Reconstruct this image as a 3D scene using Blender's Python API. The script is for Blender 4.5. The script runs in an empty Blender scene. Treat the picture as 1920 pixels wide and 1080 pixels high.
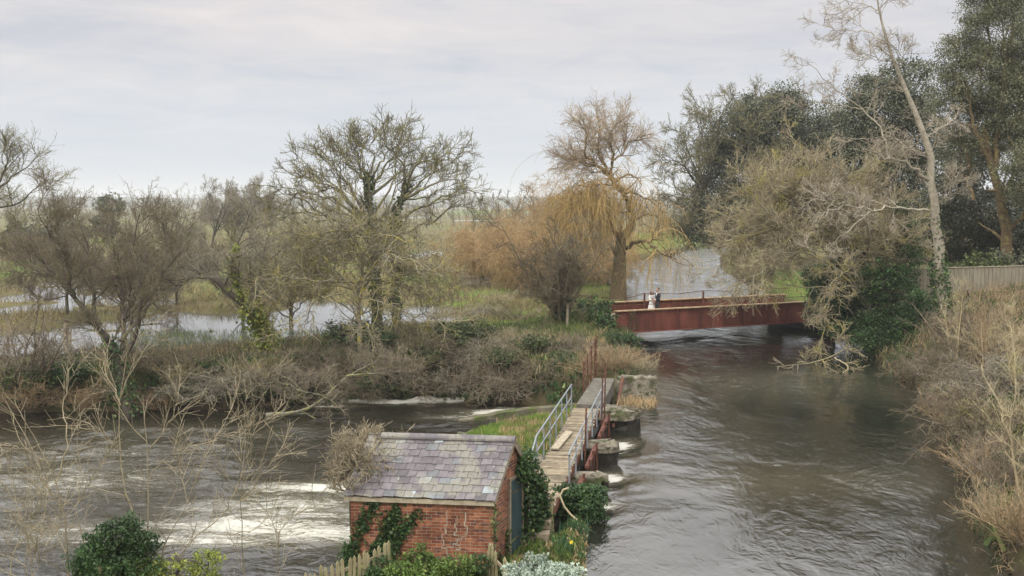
import bpy, bmesh, math, random
import numpy as np
from mathutils import Vector, Matrix
C = bpy.context.scene.collection
SC = bpy.context.scene
R = math.radians
rng = np.random.default_rng(7)

# ------------------------------------------------------------------ camera model (photo is 1920 x 1080)
H, F, CX, CY, HY = 8.5, 1867.0, 960.0, 540.0, 383.0
TH = math.atan2(CY - HY, F)
def ray(px, py):
    a = (CY - py) / F
    return np.array([(px - CX) / F, math.cos(TH) + a * math.sin(TH), -math.sin(TH) + a * math.cos(TH)])
def at_z(px, py, z):
    r = ray(px, py); t = (z - H) / r[2]
    return np.array([r[0] * t, r[1] * t, z])
def at_y(px, py, Y):
    r = ray(px, py); t = Y / r[1]
    return np.array([r[0] * t, Y, H + r[2] * t])

# ------------------------------------------------------------------ noise and polygons
def _hash(i, j, s):
    n = (i.astype(np.int64) * 374761393 + j.astype(np.int64) * 668265263 + s * 974711) & 0x7fffffff
    n = ((n ^ (n >> 13)) * 1274126177) & 0x7fffffff
    return ((n ^ (n >> 16)) & 0xffff) / 65535.0
def vnoise(x, y, s=0):
    i = np.floor(x); j = np.floor(y); u = x - i; v = y - j
    u = u * u * (3 - 2 * u); v = v * v * (3 - 2 * v)
    a = _hash(i, j, s); b = _hash(i + 1, j, s); c = _hash(i, j + 1, s); d = _hash(i + 1, j + 1, s)
    return (a * (1 - u) + b * u) * (1 - v) + (c * (1 - u) + d * u) * v
def fbm(x, y, o=4, s=0):
    t = 0; a = .5
    for k in range(o):
        t = t + a * vnoise(x * 2 ** k + 13.7 * k, y * 2 ** k - 7.1 * k, s + k); a *= .5
    return t / (1 - .5 ** o)
def sdist(x, y, poly):
    """signed distance, negative inside"""
    p = np.array(poly, float); q = np.roll(p, -1, 0)
    d = np.full(x.shape, 1e18); ins = np.zeros(x.shape, bool)
    for (ax, ay), (bx, by) in zip(p, q):
        ex, ey = bx - ax, by - ay
        wx, wy = x - ax, y - ay
        t = np.clip((wx * ex + wy * ey) / (ex * ex + ey * ey + 1e-12), 0, 1)
        d = np.minimum(d, (wx - ex * t) ** 2 + (wy - ey * t) ** 2)
        c = (ay > y) != (by > y)
        if by != ay:
            ins ^= c & (x < (bx - ax) * (y - ay) / (by - ay) + ax)
    return np.where(ins, -1, 1) * np.sqrt(d)
def sstep(a, b, v):
    t = np.clip((v - a) / (b - a), 0, 1); return t * t * (3 - 2 * t)

def xc(Y): return 1.3 + (Y - 28.5) * 0.183         # centre line of the sluice footbridge
RIVER = [(1.2,4),(1.6,18),(1.95,22.8),(2.4,27.0),(2.35,28.2),(2.9,32),(3.6,36),(4.1,38.6),(4.6,41.6),(5.7,44.6),(6.2,48.5),(6.8,51.7),
         (7.6,58.5),(8.6,70),(9.8,80),(10.4,95),(11.3,116),(18,150),(37,195),(80,235),(130,250),
         (140,235),(90,215),(46,183),(33,160),(27,130),(24,98),(22.8,80),(21.6,59.4),(19.6,53),(18.0,42),(15.2,34),(12.9,27.5),(11.0,22),(9.6,15),(8.5,4)]
POOL = [(-60,43),(-30,45.3),(-20,46.4),(-16.5,46.7),(-13,47),(-9.4,48.9),(-5.5,50),(-2.7,50.4),(-2.4,47.6),(.2,48.2),(2.2,47.0),(3.3,45.2),
        (3.1,41.5),(2.3,36.5),(1.4,32),(.75,28.5),(.5,26.2),(.3,25.1),(-3.7,25.3),(-4.3,23.6),(-4.8,22.2),(-5.6,20.6),(-7,19.6),(-12,18.8),(-20,18.3),(-60,18)]
SPIT = [(-2.4,39.3),(-1.4,41.2),(0.4,43.0),(2.2,43.6),(3.4,43.4),(3.3,40.4),(2.5,37.2),(1.2,36.7),(-.4,37.4),(-1.6,38.3)]
def pz(pts, z): return [tuple(at_z(a, b, z)[:2]) for a, b in pts]
FLOOD = [pz(p, .35) for p in (
    [(-260,735),(90,684),(330,668),(470,656),(640,640),(650,585),(575,556),(520,582),(430,588),(340,582),(240,600),(150,604),(60,618),(-260,625)],
    [(560,622),(700,612),(850,618),(885,590),(870,574),(800,570),(720,580),(690,574),(600,560)],
    [(-100,604),(60,585),(200,572),(330,566),(330,560),(120,566),(-100,580)],
    [(0,560),(90,552),(330,544),(350,536),(200,538),(40,541)],
    [(40,533),(240,528),(250,523),(60,525)],
    [(690,492),(760,488),(850,478),(838,468),(770,473),(700,480)],
    [(840,415.5),(1140,413),(1150,411),(860,412)],
    [(470,409),(540,407),(545,404),(480,405)],
    [(690,412),(800,409),(812,405.5),(740,407)],
    [(905,402),(960,400),(960,398),(900,399)],
    [(300,504),(420,502),(430,498),(310,499)])]
STREAK = pz([(-100,640),(330,600),(360,500),(-100,505)], .35)

def ground(x, y):
    x = np.asarray(x, float); y = np.asarray(y, float)
    dr = sdist(x, y, RIVER); dp = sdist(x, y, POOL); ds = sdist(x, y, SPIT)
    right = x > np.interp(y, [0, 22, 34, 53, 59, 98, 160, 250, 4000], [5, 7, 9, 13, 15, 17.5, 26, 110, 2000])
    n1 = fbm(x * .12, y * .12, 4, 3) - .5
    n2 = fbm(x * .7, y * .7, 3, 9) - .5
    far = sstep(60, 200, y)
    left = .62 + .5 * n1 * (1 - .5 * far) + .22 * n2 * (1 - far * .5)
    left = left + .35 * np.exp(-((x - 1) ** 2 / 60 + (y - 57) ** 2 / 40)) + .1 * np.exp(-((x + 14) ** 2 / 220 + (y - 50.5) ** 2 / 5))
    left = np.where(y < 30, .12 + .35 * n2 * .5 + .4 * np.exp(-((x - .8) ** 2 + (y - 25.2) ** 2) / 1.2) - .35 * sstep(-2.8, -5, x), left)
    fl = np.full(x.shape, 0.0)
    for k, P in enumerate(FLOOD):
        wd = 1.2 if k < 2 else 2.5
        fl = np.maximum(fl, 1 - sstep(-wd, wd * .5, sdist(x, y, P)))
    left = left - fl * (.52 + 0 * n1) + fl * 1.1 * np.maximum(0, fbm(x * .22, y * .5, 3, 21) - .60)
    ss = 1 - sstep(-1, 1, sdist(x, y, STREAK))
    left = left + ss * (fbm(x * .10, y * .45, 3, 33) - .64) * 1.3
    A = 1 - .8 * sstep(64, 82, y)
    dd = np.maximum(dr, 0)
    rt = .25 + A * (1.75 * sstep(.4, 4.2, dd) + .17 * np.minimum(dd, 30)) + (1 - A) * (.5 * sstep(0, 3, dd) + .02 * np.minimum(dd, 60)) + .3 * n2 + .5 * n1
    z = np.where(right & (dr > 0), rt, left)
    z = z + .75 * np.exp(-((x - 4.2) ** 2 / 9 + (y - 62.5) ** 2 / 10))
    z = np.where(dr < 1.6, np.minimum(z, np.where(dr > 0, -.6 + dr * 1.4, np.maximum(-.6 + dr * .8, -1.9))), z)
    z = np.where(dp < 2.2, np.minimum(z, np.where(dp > 0, -1.55 + dp * 1.35 + .2 * n2, np.maximum(-1.55 + dp * .7, -2.4))), z)
    sp = -1.5 + .62 * sstep(.25, -.25, ds) + .35 * sstep(0, -1.6, ds) + .15 * n2 + .75 * sstep(1.6, .2, np.abs(x - xc(y) + .3)) * sstep(38.3, 39.5, y)
    z = np.where(ds < .4, np.maximum(z, np.minimum(sp, .75)), z)
    return z
def gz(x, y): return float(ground(np.array([x]), np.array([y]))[0])
def on_ground(px, py):
    r = ray(px, py); t = np.geomspace(12, 1500, 1500)
    g = ground(r[0] * t, r[1] * t); zz = H + r[2] * t
    k = np.argmax(zz < g); k = max(k, 1)
    return np.array([r[0] * t[k], r[1] * t[k], g[k]])

# ------------------------------------------------------------------ objects
def mesh(name, V, Q, mats, parent=None, loc=None, tone=None, smooth=False, midx=None, uv=None, attrs=None):
    """V (n,3), Q: (m,4) array or list of polygons; vertices in world space, moved to local space of loc"""
    V = np.asarray(V, float).reshape(-1, 3)
    if loc is None and parent is not None: off = np.array(parent.get('_o', (0, 0, 0)))
    elif loc is not None: off = np.array(loc)
    else: off = np.zeros(3)
    me = bpy.data.meshes.new(name)
    if isinstance(Q, np.ndarray):
        m, k = Q.shape
        me.vertices.add(len(V)); me.vertices.foreach_set('co', (V - off).astype(np.float32).ravel())
        me.loops.add(m * k); me.loops.foreach_set('vertex_index', Q.astype(np.int32).ravel())
        me.polygons.add(m); me.polygons.foreach_set('loop_start', np.arange(0, m * k, k, dtype=np.int32))
        me.polygons.foreach_set('loop_total', np.full(m, k, dtype=np.int32))
        me.update(calc_edges=True)
    else:
        me.from_pydata([tuple(v) for v in (V - off)], [], Q); me.update()
    if not isinstance(mats, (list, tuple)): mats = [mats]
    for m in mats: me.materials.append(m)
    if midx is not None: me.polygons.foreach_set('material_index', np.asarray(midx, np.int32))
    if smooth: me.polygons.foreach_set('use_smooth', np.ones(len(me.polygons), bool))
    at = dict(attrs or {})
    if tone is not None: at['tone'] = tone
    for k, v in at.items():
        a = me.attributes.new(k, 'FLOAT', 'POINT'); a.data.foreach_set('value', np.asarray(v, np.float32))
    if uv is not None:
        l = me.uv_layers.new(name='UVMap'); l.data.foreach_set('uv', np.asarray(uv, np.float32).ravel())
    o = bpy.data.objects.new(name, me); C.objects.link(o)
    if parent is not None: o.parent = parent; o['_o'] = tuple(float(v) for v in off)
    elif loc is not None: o.location = loc
    return o
def tag(o, label, cat, group=None):
    o['label'] = label; o['category'] = cat
    if group: o['group'] = group
    return o
def kind(o, k): o['kind'] = k; return o
def thing(name, label, cat, loc, group=None):
    o = bpy.data.objects.new(name, None); C.objects.link(o); o.location = loc; o['_o'] = tuple(float(v) for v in loc)
    o.empty_display_size = .2
    return tag(o, label, cat, group)
def dup(root, loc, rotz, scale, label, group=None):
    r = root.copy(); C.objects.link(r); r.location = loc; r.rotation_euler = (0, 0, rotz)
    r.scale = scale if isinstance(scale, tuple) else (scale,) * 3
    r['label'] = label
    if group: r['group'] = group
    for ch in list(root.children):
        c = ch.copy(); C.objects.link(c); c.parent = r
        for g in list(ch.children):
            d = g.copy(); C.objects.link(d); d.parent = c
    return r

class MB:
    """polygon soup: boxes, beams, prisms"""
    def __init__(s): s.v = []; s.f = []; s.m = []; s.t = []
    def poly(s, vs, fs, m=0, t=.5):
        b = len(s.v); s.v += [tuple(float(c) for c in v) for v in vs]; s.t += [t] * len(vs)
        s.f += [tuple(i + b for i in f) for f in fs]; s.m += [m] * len(fs)
    def hexa(s, a, m=0, t=.5):      # 8 points: bottom ring 0-3, top ring 4-7
        s.poly(a, [(3,2,1,0),(4,5,6,7),(0,1,5,4),(1,2,6,5),(2,3,7,6),(3,0,4,7)], m, t)
    def box(s, x0, y0, z0, x1, y1, z1, m=0, t=.5):
        s.hexa([(x0,y0,z0),(x1,y0,z0),(x1,y1,z0),(x0,y1,z0),(x0,y0,z1),(x1,y0,z1),(x1,y1,z1),(x0,y1,z1)], m, t)
    def beam(s, p, q, w, h, m=0, t=.5, up=(0,0,1)):   # w sideways, h along up
        p = np.array(p, float); q = np.array(q, float); d = q - p; d /= np.linalg.norm(d)
        up = np.array(up, float)
        if abs(d @ up) > .95: up = np.array([0, 1, 0.])
        sx = np.cross(d, up); sx /= np.linalg.norm(sx); u = np.cross(sx, d)
        a = sx * w / 2; b = u * h / 2
        s.hexa([p-a-b, p+a-b, q+a-b, q-a-b, p-a+b, p+a+b, q+a+b, q-a+b], m, t)
    def tube(s, pts, r, n=8, m=0, t=.5):
        pts = np.array(pts, float); r = np.broadcast_to(np.asarray(r, float), (len(pts),))
        V, Q = tubes(pts[None], r[None], n)
        s.poly(V, [tuple(q) for q in Q], m, t)
        k = len(pts)
        s.poly([V[i] for i in range(n)], [tuple(range(n - 1, -1, -1))], m, t)
        s.poly([V[(k - 1) * n + i] for i in range(n)], [tuple(range(n))], m, t)
    def build(s, name, mats, parent=None, smooth=False, loc=None, bevel=0):
        o = mesh(name, s.v, s.f, mats, parent, loc=loc, tone=s.t, smooth=smooth, midx=s.m)
        if bevel:
            b = o.modifiers.new('bevel', 'BEVEL'); b.width = bevel; b.segments = 2; b.limit_method = 'ANGLE'
        return o

# ------------------------------------------------------------------ branches
def tubes(P, Rr, S):
    N, K, _ = P.shape
    T = np.gradient(P, axis=1); T /= np.linalg.norm(T, axis=2, keepdims=True) + 1e-9
    D = np.abs(P[:, -1] - P[:, 0]); ax = np.argmin(D, 1)
    ref = np.eye(3)[ax][:, None, :].repeat(K, 1)
    U = np.cross(T, ref); U /= np.linalg.norm(U, axis=2, keepdims=True) + 1e-9
    W = np.cross(T, U)
    a = np.arange(S) * 2 * np.pi / S
    V = P[:, :, None] + Rr[:, :, None, None] * (U[:, :, None] * np.cos(a)[None, None, :, None] + W[:, :, None] * np.sin(a)[None, None, :, None])
    i = np.arange(N)[:, None, None] * K * S; k = np.arange(K - 1)[None, :, None] * S; s = np.arange(S)[None, None, :]; s2 = (s + 1) % S
    Q = np.stack([i + k + s, i + k + s2, i + k + S + s2, i + k + S + s], -1).reshape(-1, 4)
    return V.reshape(-1, 3), Q
def resample(pts, K):
    p = np.array(pts, float)
    q = np.vstack([2 * p[0] - p[1], p, 2 * p[-1] - p[-2]])
    n = len(p) - 1; out = []
    seg = np.linalg.norm(np.diff(p, axis=0), axis=1); cum = np.r_[0, np.cumsum(seg)]
    for d in np.linspace(0, cum[-1], K):
        i = min(np.searchsorted(cum, d, 'right') - 1, n - 1); t = (d - cum[i]) / (seg[i] + 1e-9)
        a, b, c, e = q[i], q[i+1], q[i+2], q[i+3]
        out.append(.5 * (2*b + (c-a)*t + (2*a-5*b+4*c-e)*t*t + (3*b-a-3*c+e)*t**3))
    return np.array(out)
def stemset(stems, K, rg, jit=.0):
    P = np.array([resample(s[0], K) for s in stems]); t = np.linspace(0, 1, K)
    Rr = np.array([s[2] + (s[1] - s[2]) * (1 - t) ** 1.15 for s in stems])
    if jit:
        L = np.linalg.norm(P[:, -1] - P[:, 0], axis=1); L[0] *= .15
        P[:, 1:-1] += rg.normal(0, 1, P[:, 1:-1].shape) * np.minimum(jit * L, .07)[:, None, None]
    return P, Rr
def grow(P, Rr, rg, n, L, t=(.2, 1), ang=(48, 14), K=6, w=.18, tr=(0, 0, .05), rr=.62, tip=.004, sh=.5, rel=0, rmax=9.):
    N, Kp, _ = P.shape
    idx = np.repeat(np.arange(N), n); M = len(idx)
    tt = (rg.uniform(0, 1, M) + np.tile(np.arange(n), N)) / n * (t[1] - t[0]) + t[0]
    f = tt * (Kp - 1); i = np.minimum(f.astype(int), Kp - 2); u = (f - i)[:, None]
    pos = P[idx, i] * (1 - u) + P[idx, i + 1] * u
    T = P[idx, i + 1] - P[idx, i]; T /= np.linalg.norm(T, axis=1, keepdims=True) + 1e-9
    rp = Rr[idx, i] * (1 - u[:, 0]) + Rr[idx, i + 1] * u[:, 0]
    v = rg.normal(0, 1, (M, 3)); v -= (v * T).sum(1, keepdims=True) * T; v /= np.linalg.norm(v, axis=1, keepdims=True) + 1e-9
    a = np.radians(rg.normal(ang[0], ang[1], M))[:, None]
    d = T * np.cos(a) + v * np.sin(a)
    PL = np.linalg.norm(np.diff(P, axis=1), axis=2).sum(1)[idx] if rel else 1.
    ln = L * PL * (1 - sh * tt) * np.exp(rg.normal(0, .28, M))
    out = np.empty((M, K, 3)); out[:, 0] = pos
    st = (ln / (K - 1))[:, None]; tr = np.array(tr)
    for k in range(1, K):
        d = d + rg.normal(0, w, (M, 3)) + tr; d /= np.linalg.norm(d, axis=1, keepdims=True) + 1e-9
        out[:, k] = out[:, k - 1] + d * st
    s = np.linspace(0, 1, K)
    r0 = np.minimum(np.maximum(rp * rr, tip * 1.3), rmax)
    return out, r0[:, None] * (1 - s) ** .9 + tip * s
def merge(parts):
    Vs, Qs, b = [], [], 0
    for V, Q in parts:
        Vs.append(V); Qs.append(Q + b); b += len(V)
    return np.vstack(Vs), np.vstack(Qs)
def tubes_tone(sets, S, rg):
    parts, tones = [], []
    for (P, Rr), s in zip(sets, S):
        V, Q = tubes(P, Rr, s); parts.append((V, Q)); tones.append(np.repeat(rg.uniform(0, 1, P.shape[0]), P.shape[1] * s))
    V, Q = merge(parts); return V, Q, np.concatenate(tones)
def leaves(c, size, rg, aspect=.62, up=.35, axis=None, tone=None):
    M = len(c)
    a = rg.normal(0, 1, (M, 3)); a[:, 2] -= .3
    if axis is not None: a = a * .35 + axis
    a /= np.linalg.norm(a, axis=1, keepdims=True)
    n = rg.normal(0, 1, (M, 3)); n[:, 2] += up * 3
    b = np.cross(n, a); b /= np.linalg.norm(b, axis=1, keepdims=True) + 1e-9
    l = (size * rg.uniform(.6, 1.35, M))[:, None]
    V = np.stack([c - a * l / 2, c + b * l * aspect / 2 - a * l * .08, c + a * l / 2, c - b * l * aspect / 2 - a * l * .08], 1)
    return V.reshape(-1, 3), np.arange(M * 4).reshape(M, 4), np.repeat(rg.uniform(0, 1, M) if tone is None else np.clip(tone * .6 + .4 * rg.uniform(0, 1, M), 0, 1), 4)
def around(P, Rr, n, spread, rg, t=(0, 1)):
    """n points scattered about the polylines"""
    N, K, _ = P.shape
    i = rg.integers(0, N, n); f = rg.uniform(t[0], t[1], n) * (K - 1); k = np.minimum(f.astype(int), K - 2); u = (f - k)[:, None]
    p = P[i, k] * (1 - u) + P[i, k + 1] * u
    v = rg.normal(0, 1, (n, 3)); v /= np.linalg.norm(v, axis=1, keepdims=True)
    return p + v * (Rr[i, k][:, None] * 1.05 + spread * np.abs(rg.normal(0, 1, (n, 1))))
def clumps(blobs, n, rg, cl=.9, per=60):
    """leaf positions: blobs (centre, radii) -> clumps near the blob surfaces -> leaves near each clump's outer side"""
    w = np.array([b[1][0] * b[1][2] for b in blobs], float); w /= w.sum()
    k = rg.choice(len(blobs), n // per, p=w)
    d = rg.normal(0, 1, (len(k), 3)); d /= np.linalg.norm(d, axis=1, keepdims=True)
    c = np.array([b[0] for b in blobs])[k] + d * np.array([b[1] for b in blobs])[k] * rg.uniform(.55, 1.02, (len(k), 1))
    s = cl * rg.uniform(.5, 1.3, (len(k), 1))
    c = np.repeat(c, per, 0); s = np.repeat(s, per, 0); d2 = rg.normal(0, 1, c.shape); d2 /= np.linalg.norm(d2, axis=1, keepdims=True)
    return c + d2 * s * rg.uniform(.2, 1, (len(c), 1)) ** .6 * np.array([1, 1, .6]), np.repeat(rg.uniform(0, 1, len(k)), per)
HAZE, SKYK, EXPO = .0003, 1.0, 0.12
# ------------------------------------------------------------------ materials
def mat(name):
    m = bpy.data.materials.new(name); m.use_nodes = True
    nt = m.node_tree; b = nt.nodes['Principled BSDF']; b.inputs['Specular IOR Level'].default_value = .3
    return m, nt, b
def N(nt, t, **kw):
    n = nt.nodes.new(t)
    for k, v in kw.items():
        if k.startswith('_'): setattr(n, k[1:], v)
        else: n.inputs[k.replace('__', ' ')].default_value = v
    return n
def lk(nt, a, b): nt.links.new(a, b)
def noise(nt, scale, detail=4, rough=.6, vec=None, sc=None, dist=0):
    n = N(nt, 'ShaderNodeTexNoise'); n.inputs['Scale'].default_value = scale; n.inputs['Detail'].default_value = detail
    n.inputs['Roughness'].default_value = rough; n.inputs['Distortion'].default_value = dist
    g = N(nt, 'ShaderNodeNewGeometry'); src = g.outputs['Position'] if vec is None else vec
    if sc is not None:
        mp = N(nt, 'ShaderNodeMapping'); mp.inputs['Scale'].default_value = sc; lk(nt, src, mp.inputs['Vector']); src = mp.outputs['Vector']
    lk(nt, src, n.inputs['Vector']); return n.outputs['Fac']
def ramp(nt, fac, stops):
    r = N(nt, 'ShaderNodeValToRGB'); e = r.color_ramp.elements
    while len(e) < len(stops): e.new(.5)
    for x, (p, c) in zip(e, stops): x.position = p; x.color = (*c, 1) if len(c) == 3 else c
    lk(nt, fac, r.inputs['Fac']); return r.outputs['Color']
def mix(nt, fac, a, b, mode='MIX'):
    m = N(nt, 'ShaderNodeMix', _data_type='RGBA', _blend_type=mode)
    for s, v in ((m.inputs[0], fac), (m.inputs[6], a), (m.inputs[7], b)):
        if hasattr(v, 'links'): lk(nt, v, s)
        else: s.default_value = v if not isinstance(v, tuple) or len(v) == 4 else (*v, 1)
    return m.outputs[2]
def attr(nt, name):
    a = N(nt, 'ShaderNodeAttribute', _attribute_name=name); return a.outputs['Fac']
def math_(nt, op, a, b=None, clamp=False):
    m = N(nt, 'ShaderNodeMath', _operation=op); m.use_clamp = clamp
    for s, v in ((m.inputs[0], a), (m.inputs[1], b)):
        if v is None: continue
        if hasattr(v, 'links'): lk(nt, v, s)
        else: s.default_value = v
    return m.outputs[0]
def bump(nt, b, h, strength, dist):
    n = N(nt, 'ShaderNodeBump'); n.inputs['Strength'].default_value = strength; n.inputs['Distance'].default_value = dist
    lk(nt, h, n.inputs['Height']); lk(nt, n.outputs['Normal'], b.inputs['Normal']); return n
def bark(name, c0, c1, lichen=None, amt=.5, scale=3., rough=.9):
    m, nt, b = mat(name)
    col = ramp(nt, noise(nt, scale * 2, 5, .7), [(.3, c0), (.7, c1)])
    t = attr(nt, 'tone'); col = mix(nt, 1, col, ramp(nt, t, [(0, (.62,)*3), (1, (1.3,)*3)]), 'MULTIPLY')
    if lichen: col = mix(nt, ramp(nt, noise(nt, scale, 3, .6), [(.62 - .3 * amt, (0,)*3), (.75 - .25 * amt, (1,)*3)]), col, lichen)
    lk(nt, col, b.inputs['Base Color']); b.inputs['Roughness'].default_value = rough
    bump(nt, b, noise(nt, scale * 8, 4, .7, sc=(1, 1, .25)), .5, .03)
    return m
def leafmat(name, c0, c1, c2=None, p2=.9, rough=.5, spec=.35, trans=.25):
    m, nt, b = mat(name)
    st = [(0, c0), (.7, c1)] + ([(p2, c1), (min(p2 + .06, 1), c2)] if c2 else [])
    col = ramp(nt, attr(nt, 'tone'), st)
    col = mix(nt, 1, col, ramp(nt, noise(nt, .9, 3, .6), [(.3, (.6,)*3), (.7, (1.35,)*3)]), 'MULTIPLY')
    lk(nt, col, b.inputs['Base Color']); b.inputs['Roughness'].default_value = rough; b.inputs['Specular IOR Level'].default_value = spec
    tr = N(nt, 'ShaderNodeBsdfTranslucent'); lk(nt, col, tr.inputs['Color'])
    mx = N(nt, 'ShaderNodeMixShader'); mx.inputs[0].default_value = trans
    lk(nt, b.outputs[0], mx.inputs[1]); lk(nt, tr.outputs[0], mx.inputs[2]); lk(nt, mx.outputs[0], nt.nodes['Material Output'].inputs['Surface'])
    return m
def plain(name, c0, c1, scale=4., rough=.8, metal=0, bs=0., spec=.3, sc=None, extra=None):
    m, nt, b = mat(name)
    col = ramp(nt, noise(nt, scale, 6, .65, sc=sc), [(.32, c0), (.68, c1)])
    if extra: col = mix(nt, ramp(nt, noise(nt, extra[0], 4, .7), [(extra[1], (0,)*3), (extra[1] + .08, (1,)*3)]), col, extra[2])
    lk(nt, col, b.inputs['Base Color']); b.inputs['Roughness'].default_value = rough; b.inputs['Metallic'].default_value = metal
    b.inputs['Specular IOR Level'].default_value = spec
    if bs: bump(nt, b, noise(nt, scale * 6, 5, .7, sc=sc), bs, .02)
    return m
M = {}
M['ash'] = bark('ash_bark', (.10,.09,.065), (.24,.22,.16), (.30,.29,.11), .45)
M['ash_twig'] = bark('ash_twig', (.11,.10,.065), (.23,.20,.13), (.27,.26,.09), .45)
M['lichen'] = bark('lichen_bark', (.17,.155,.11), (.36,.33,.25), (.34,.29,.07), .5, 2.5)
M['lichen_twig'] = bark('lichen_twig', (.16,.14,.085), (.33,.29,.19), (.34,.29,.08), .35, 1.2)
M['dark'] = bark('dark_bark', (.045,.038,.028), (.12,.10,.075), (.13,.14,.05), .3)
M['brown_twig'] = bark('brown_twig', (.10,.08,.053), (.245,.20,.135), (.19,.175,.08), .3)
M['pink_twig'] = bark('pinkish_twig', (.13,.105,.072), (.29,.24,.17), None)
M['grey_twig'] = bark('grey_twig', (.15,.13,.095), (.38,.34,.26), (.25,.24,.10), .25)
M['willow_bark'] = bark('willow_bark', (.09,.065,.035), (.24,.17,.09), (.2,.18,.06), .3)
M['willow_pale'] = bark('willow_top_twig', (.28,.215,.14), (.48,.385,.265), None)
M['willow_strand'] = bark('willow_strand', (.33,.22,.075), (.54,.39,.17), None)
M['osier'] = bark('osier_twig', (.31,.205,.095), (.50,.35,.18), None)
M['poplar'] = bark('poplar_bark', (.19,.165,.12), (.42,.38,.29), (.18,.15,.10), .12, 3.)
M['poplar_twig'] = bark('poplar_twig', (.26,.22,.16), (.50,.43,.33), None)
M['dun_twig'] = bark('dun_twig', (.22,.185,.11), (.46,.39,.255), (.36,.32,.10), .25, 1.)
M['sap_twig'] = bark('sapling_twig', (.19,.155,.095), (.40,.34,.23), None)
M['mossy'] = plain('mossy_wall', (.05,.045,.028), (.20,.18,.125), 1.8, .9, bs=.6, extra=(1.4, .52, (.085,.105,.03)))
M['path'] = plain('dark_path', (.075,.068,.052), (.17,.155,.125), 3., .9, bs=.4)
M['tan_twig'] = bark('tan_twig', (.22,.155,.085), (.46,.34,.20), None)
M['straw'] = bark('straw_twig', (.34,.28,.16), (.58,.49,.31), (.44,.42,.16), .2, 1.)
M['holm'] = leafmat('holm_oak_leaf', (.055,.062,.036), (.155,.165,.100), (.23,.23,.15), .85, trans=.12)
M['holm_pale'] = leafmat('pale_holm_oak_leaf', (.088,.095,.045), (.20,.205,.115), (.28,.28,.17), .85, trans=.15)
M['ivy'] = leafmat('ivy_leaf', (.018,.042,.012), (.062,.120,.036), (.19,.24,.07), .9)
M['ivy_yellow'] = leafmat('yellow_ivy_leaf', (.09,.13,.022), (.30,.34,.06), (.50,.50,.12), .85)
M['under'] = leafmat('undergrowth_leaf', (.035,.055,.018), (.105,.14,.045), (.22,.24,.08), .9)
M['silver'] = leafmat('silver_leaf', (.20,.26,.19), (.46,.54,.44), None, rough=.8)
M['lush'] = leafmat('lush_leaf', (.035,.070,.014), (.13,.20,.04), (.34,.40,.10), .9)
M['grassblade'] = leafmat('grass_blade', (.075,.13,.020), (.20,.30,.05), (.36,.34,.14), .9, rough=.7)
M['daff'] = leafmat('daffodil_leaf', (.03,.075,.035), (.075,.155,.065), None)
M['deadgrass'] = leafmat('dead_grass', (.22,.15,.07), (.46,.34,.18), (.58,.48,.30), .9, rough=.8, trans=.1)
M['sedge'] = leafmat('sedge_blade', (.13,.10,.045), (.30,.235,.12), (.24,.27,.09), .8, rough=.8, trans=.1)
M['concrete'] = plain('mossy_concrete', (.17,.15,.11), (.44,.41,.33), 1.6, .9, bs=.5, extra=(.9, .58, (.10,.12,.03)))
M['stone'] = plain('pier_stone', (.045,.038,.026), (.30,.265,.20), 3.2, .9, bs=.9, extra=(2.2, .52, (.055,.06,.022)))
M['wet_shade_stone'] = plain('wet_shaded_stone', (.008,.007,.005), (.030,.025,.018), 2.5, .45, bs=.8, extra=(1.2, .6, (.04,.06,.015)))  # wet stone, its colour blackened to paint in the shade of the pier hollows
M['wood'] = plain('weathered_wood', (.16,.125,.085), (.36,.30,.21), 5., .9, bs=.4, sc=(1, .25, 1))
M['board'] = plain('grey_board', (.27,.22,.15), (.48,.42,.31), 6., .9, bs=.4)
M['fence'] = plain('picket_wood', (.20,.17,.09), (.40,.35,.20), 5., .9, bs=.4, sc=(2, 2, .4), extra=(2., .6, (.17,.19,.07)))
M['panel'] = plain('fence_panel_wood', (.19,.17,.12), (.31,.28,.21), 2., .9, bs=.3, sc=(2, 2, .3))
M['galv'] = plain('galvanised_steel', (.19,.21,.225), (.33,.36,.38), 6., .5, metal=.35)
M['rust'] = plain('rust', (.06,.028,.018), (.155,.064,.038), 3., .85, bs=.3)
M['redoxide'] = plain('red_oxide_paint', (.075,.030,.020), (.19,.065,.040), 3., .7, bs=.2)
m, nt, b = mat('rusty_girder')
col = ramp(nt, noise(nt, 1.1, 6, .7, sc=(1, 1, .35)), [(.25, (.075,.026,.019)), (.5, (.15,.046,.032)), (.75, (.24,.080,.052))])
col = mix(nt, ramp(nt, noise(nt, 5., 5, .7, sc=(1, 1, .12)), [(.5, (0,)*3), (.75, (.7,)*3)]), col, (.055, .026, .022))
col = mix(nt, 1, col, ramp(nt, attr(nt, 'tone'), [(0, (.7,)*3), (1, (1.35,)*3)]), 'MULTIPLY')
lk(nt, col, b.inputs['Base Color']); b.inputs['Roughness'].default_value = .75; bump(nt, b, noise(nt, 9, 5, .7), .3, .02); M['girder'] = m
M['flange'] = plain('lichened_flange', (.22,.12,.06), (.50,.38,.22), 3., .9)
M['teal'] = plain('teal_door_paint', (.020,.040,.042), (.045,.085,.085), 4., .6, bs=.2, sc=(3, 3, .3))
M['skin'] = plain('skin', (.36,.215,.155), (.41,.25,.185), 4., .55)
M['white'] = plain('white_cloth', (.58,.57,.55), (.66,.65,.63), 5., .8)
M['suit'] = plain('dark_suit', (.016,.018,.026), (.026,.028,.038), 8., .8)
M['hair_dark'] = plain('dark_hair', (.02,.011,.008), (.05,.026,.018), 9., .6)
M['hair_brown'] = plain('brown_hair', (.09,.06,.04), (.15,.10,.07), 9., .6)
M['lip'] = plain('lip', (.38,.13,.11), (.42,.16,.13), 4., .5)
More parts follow.
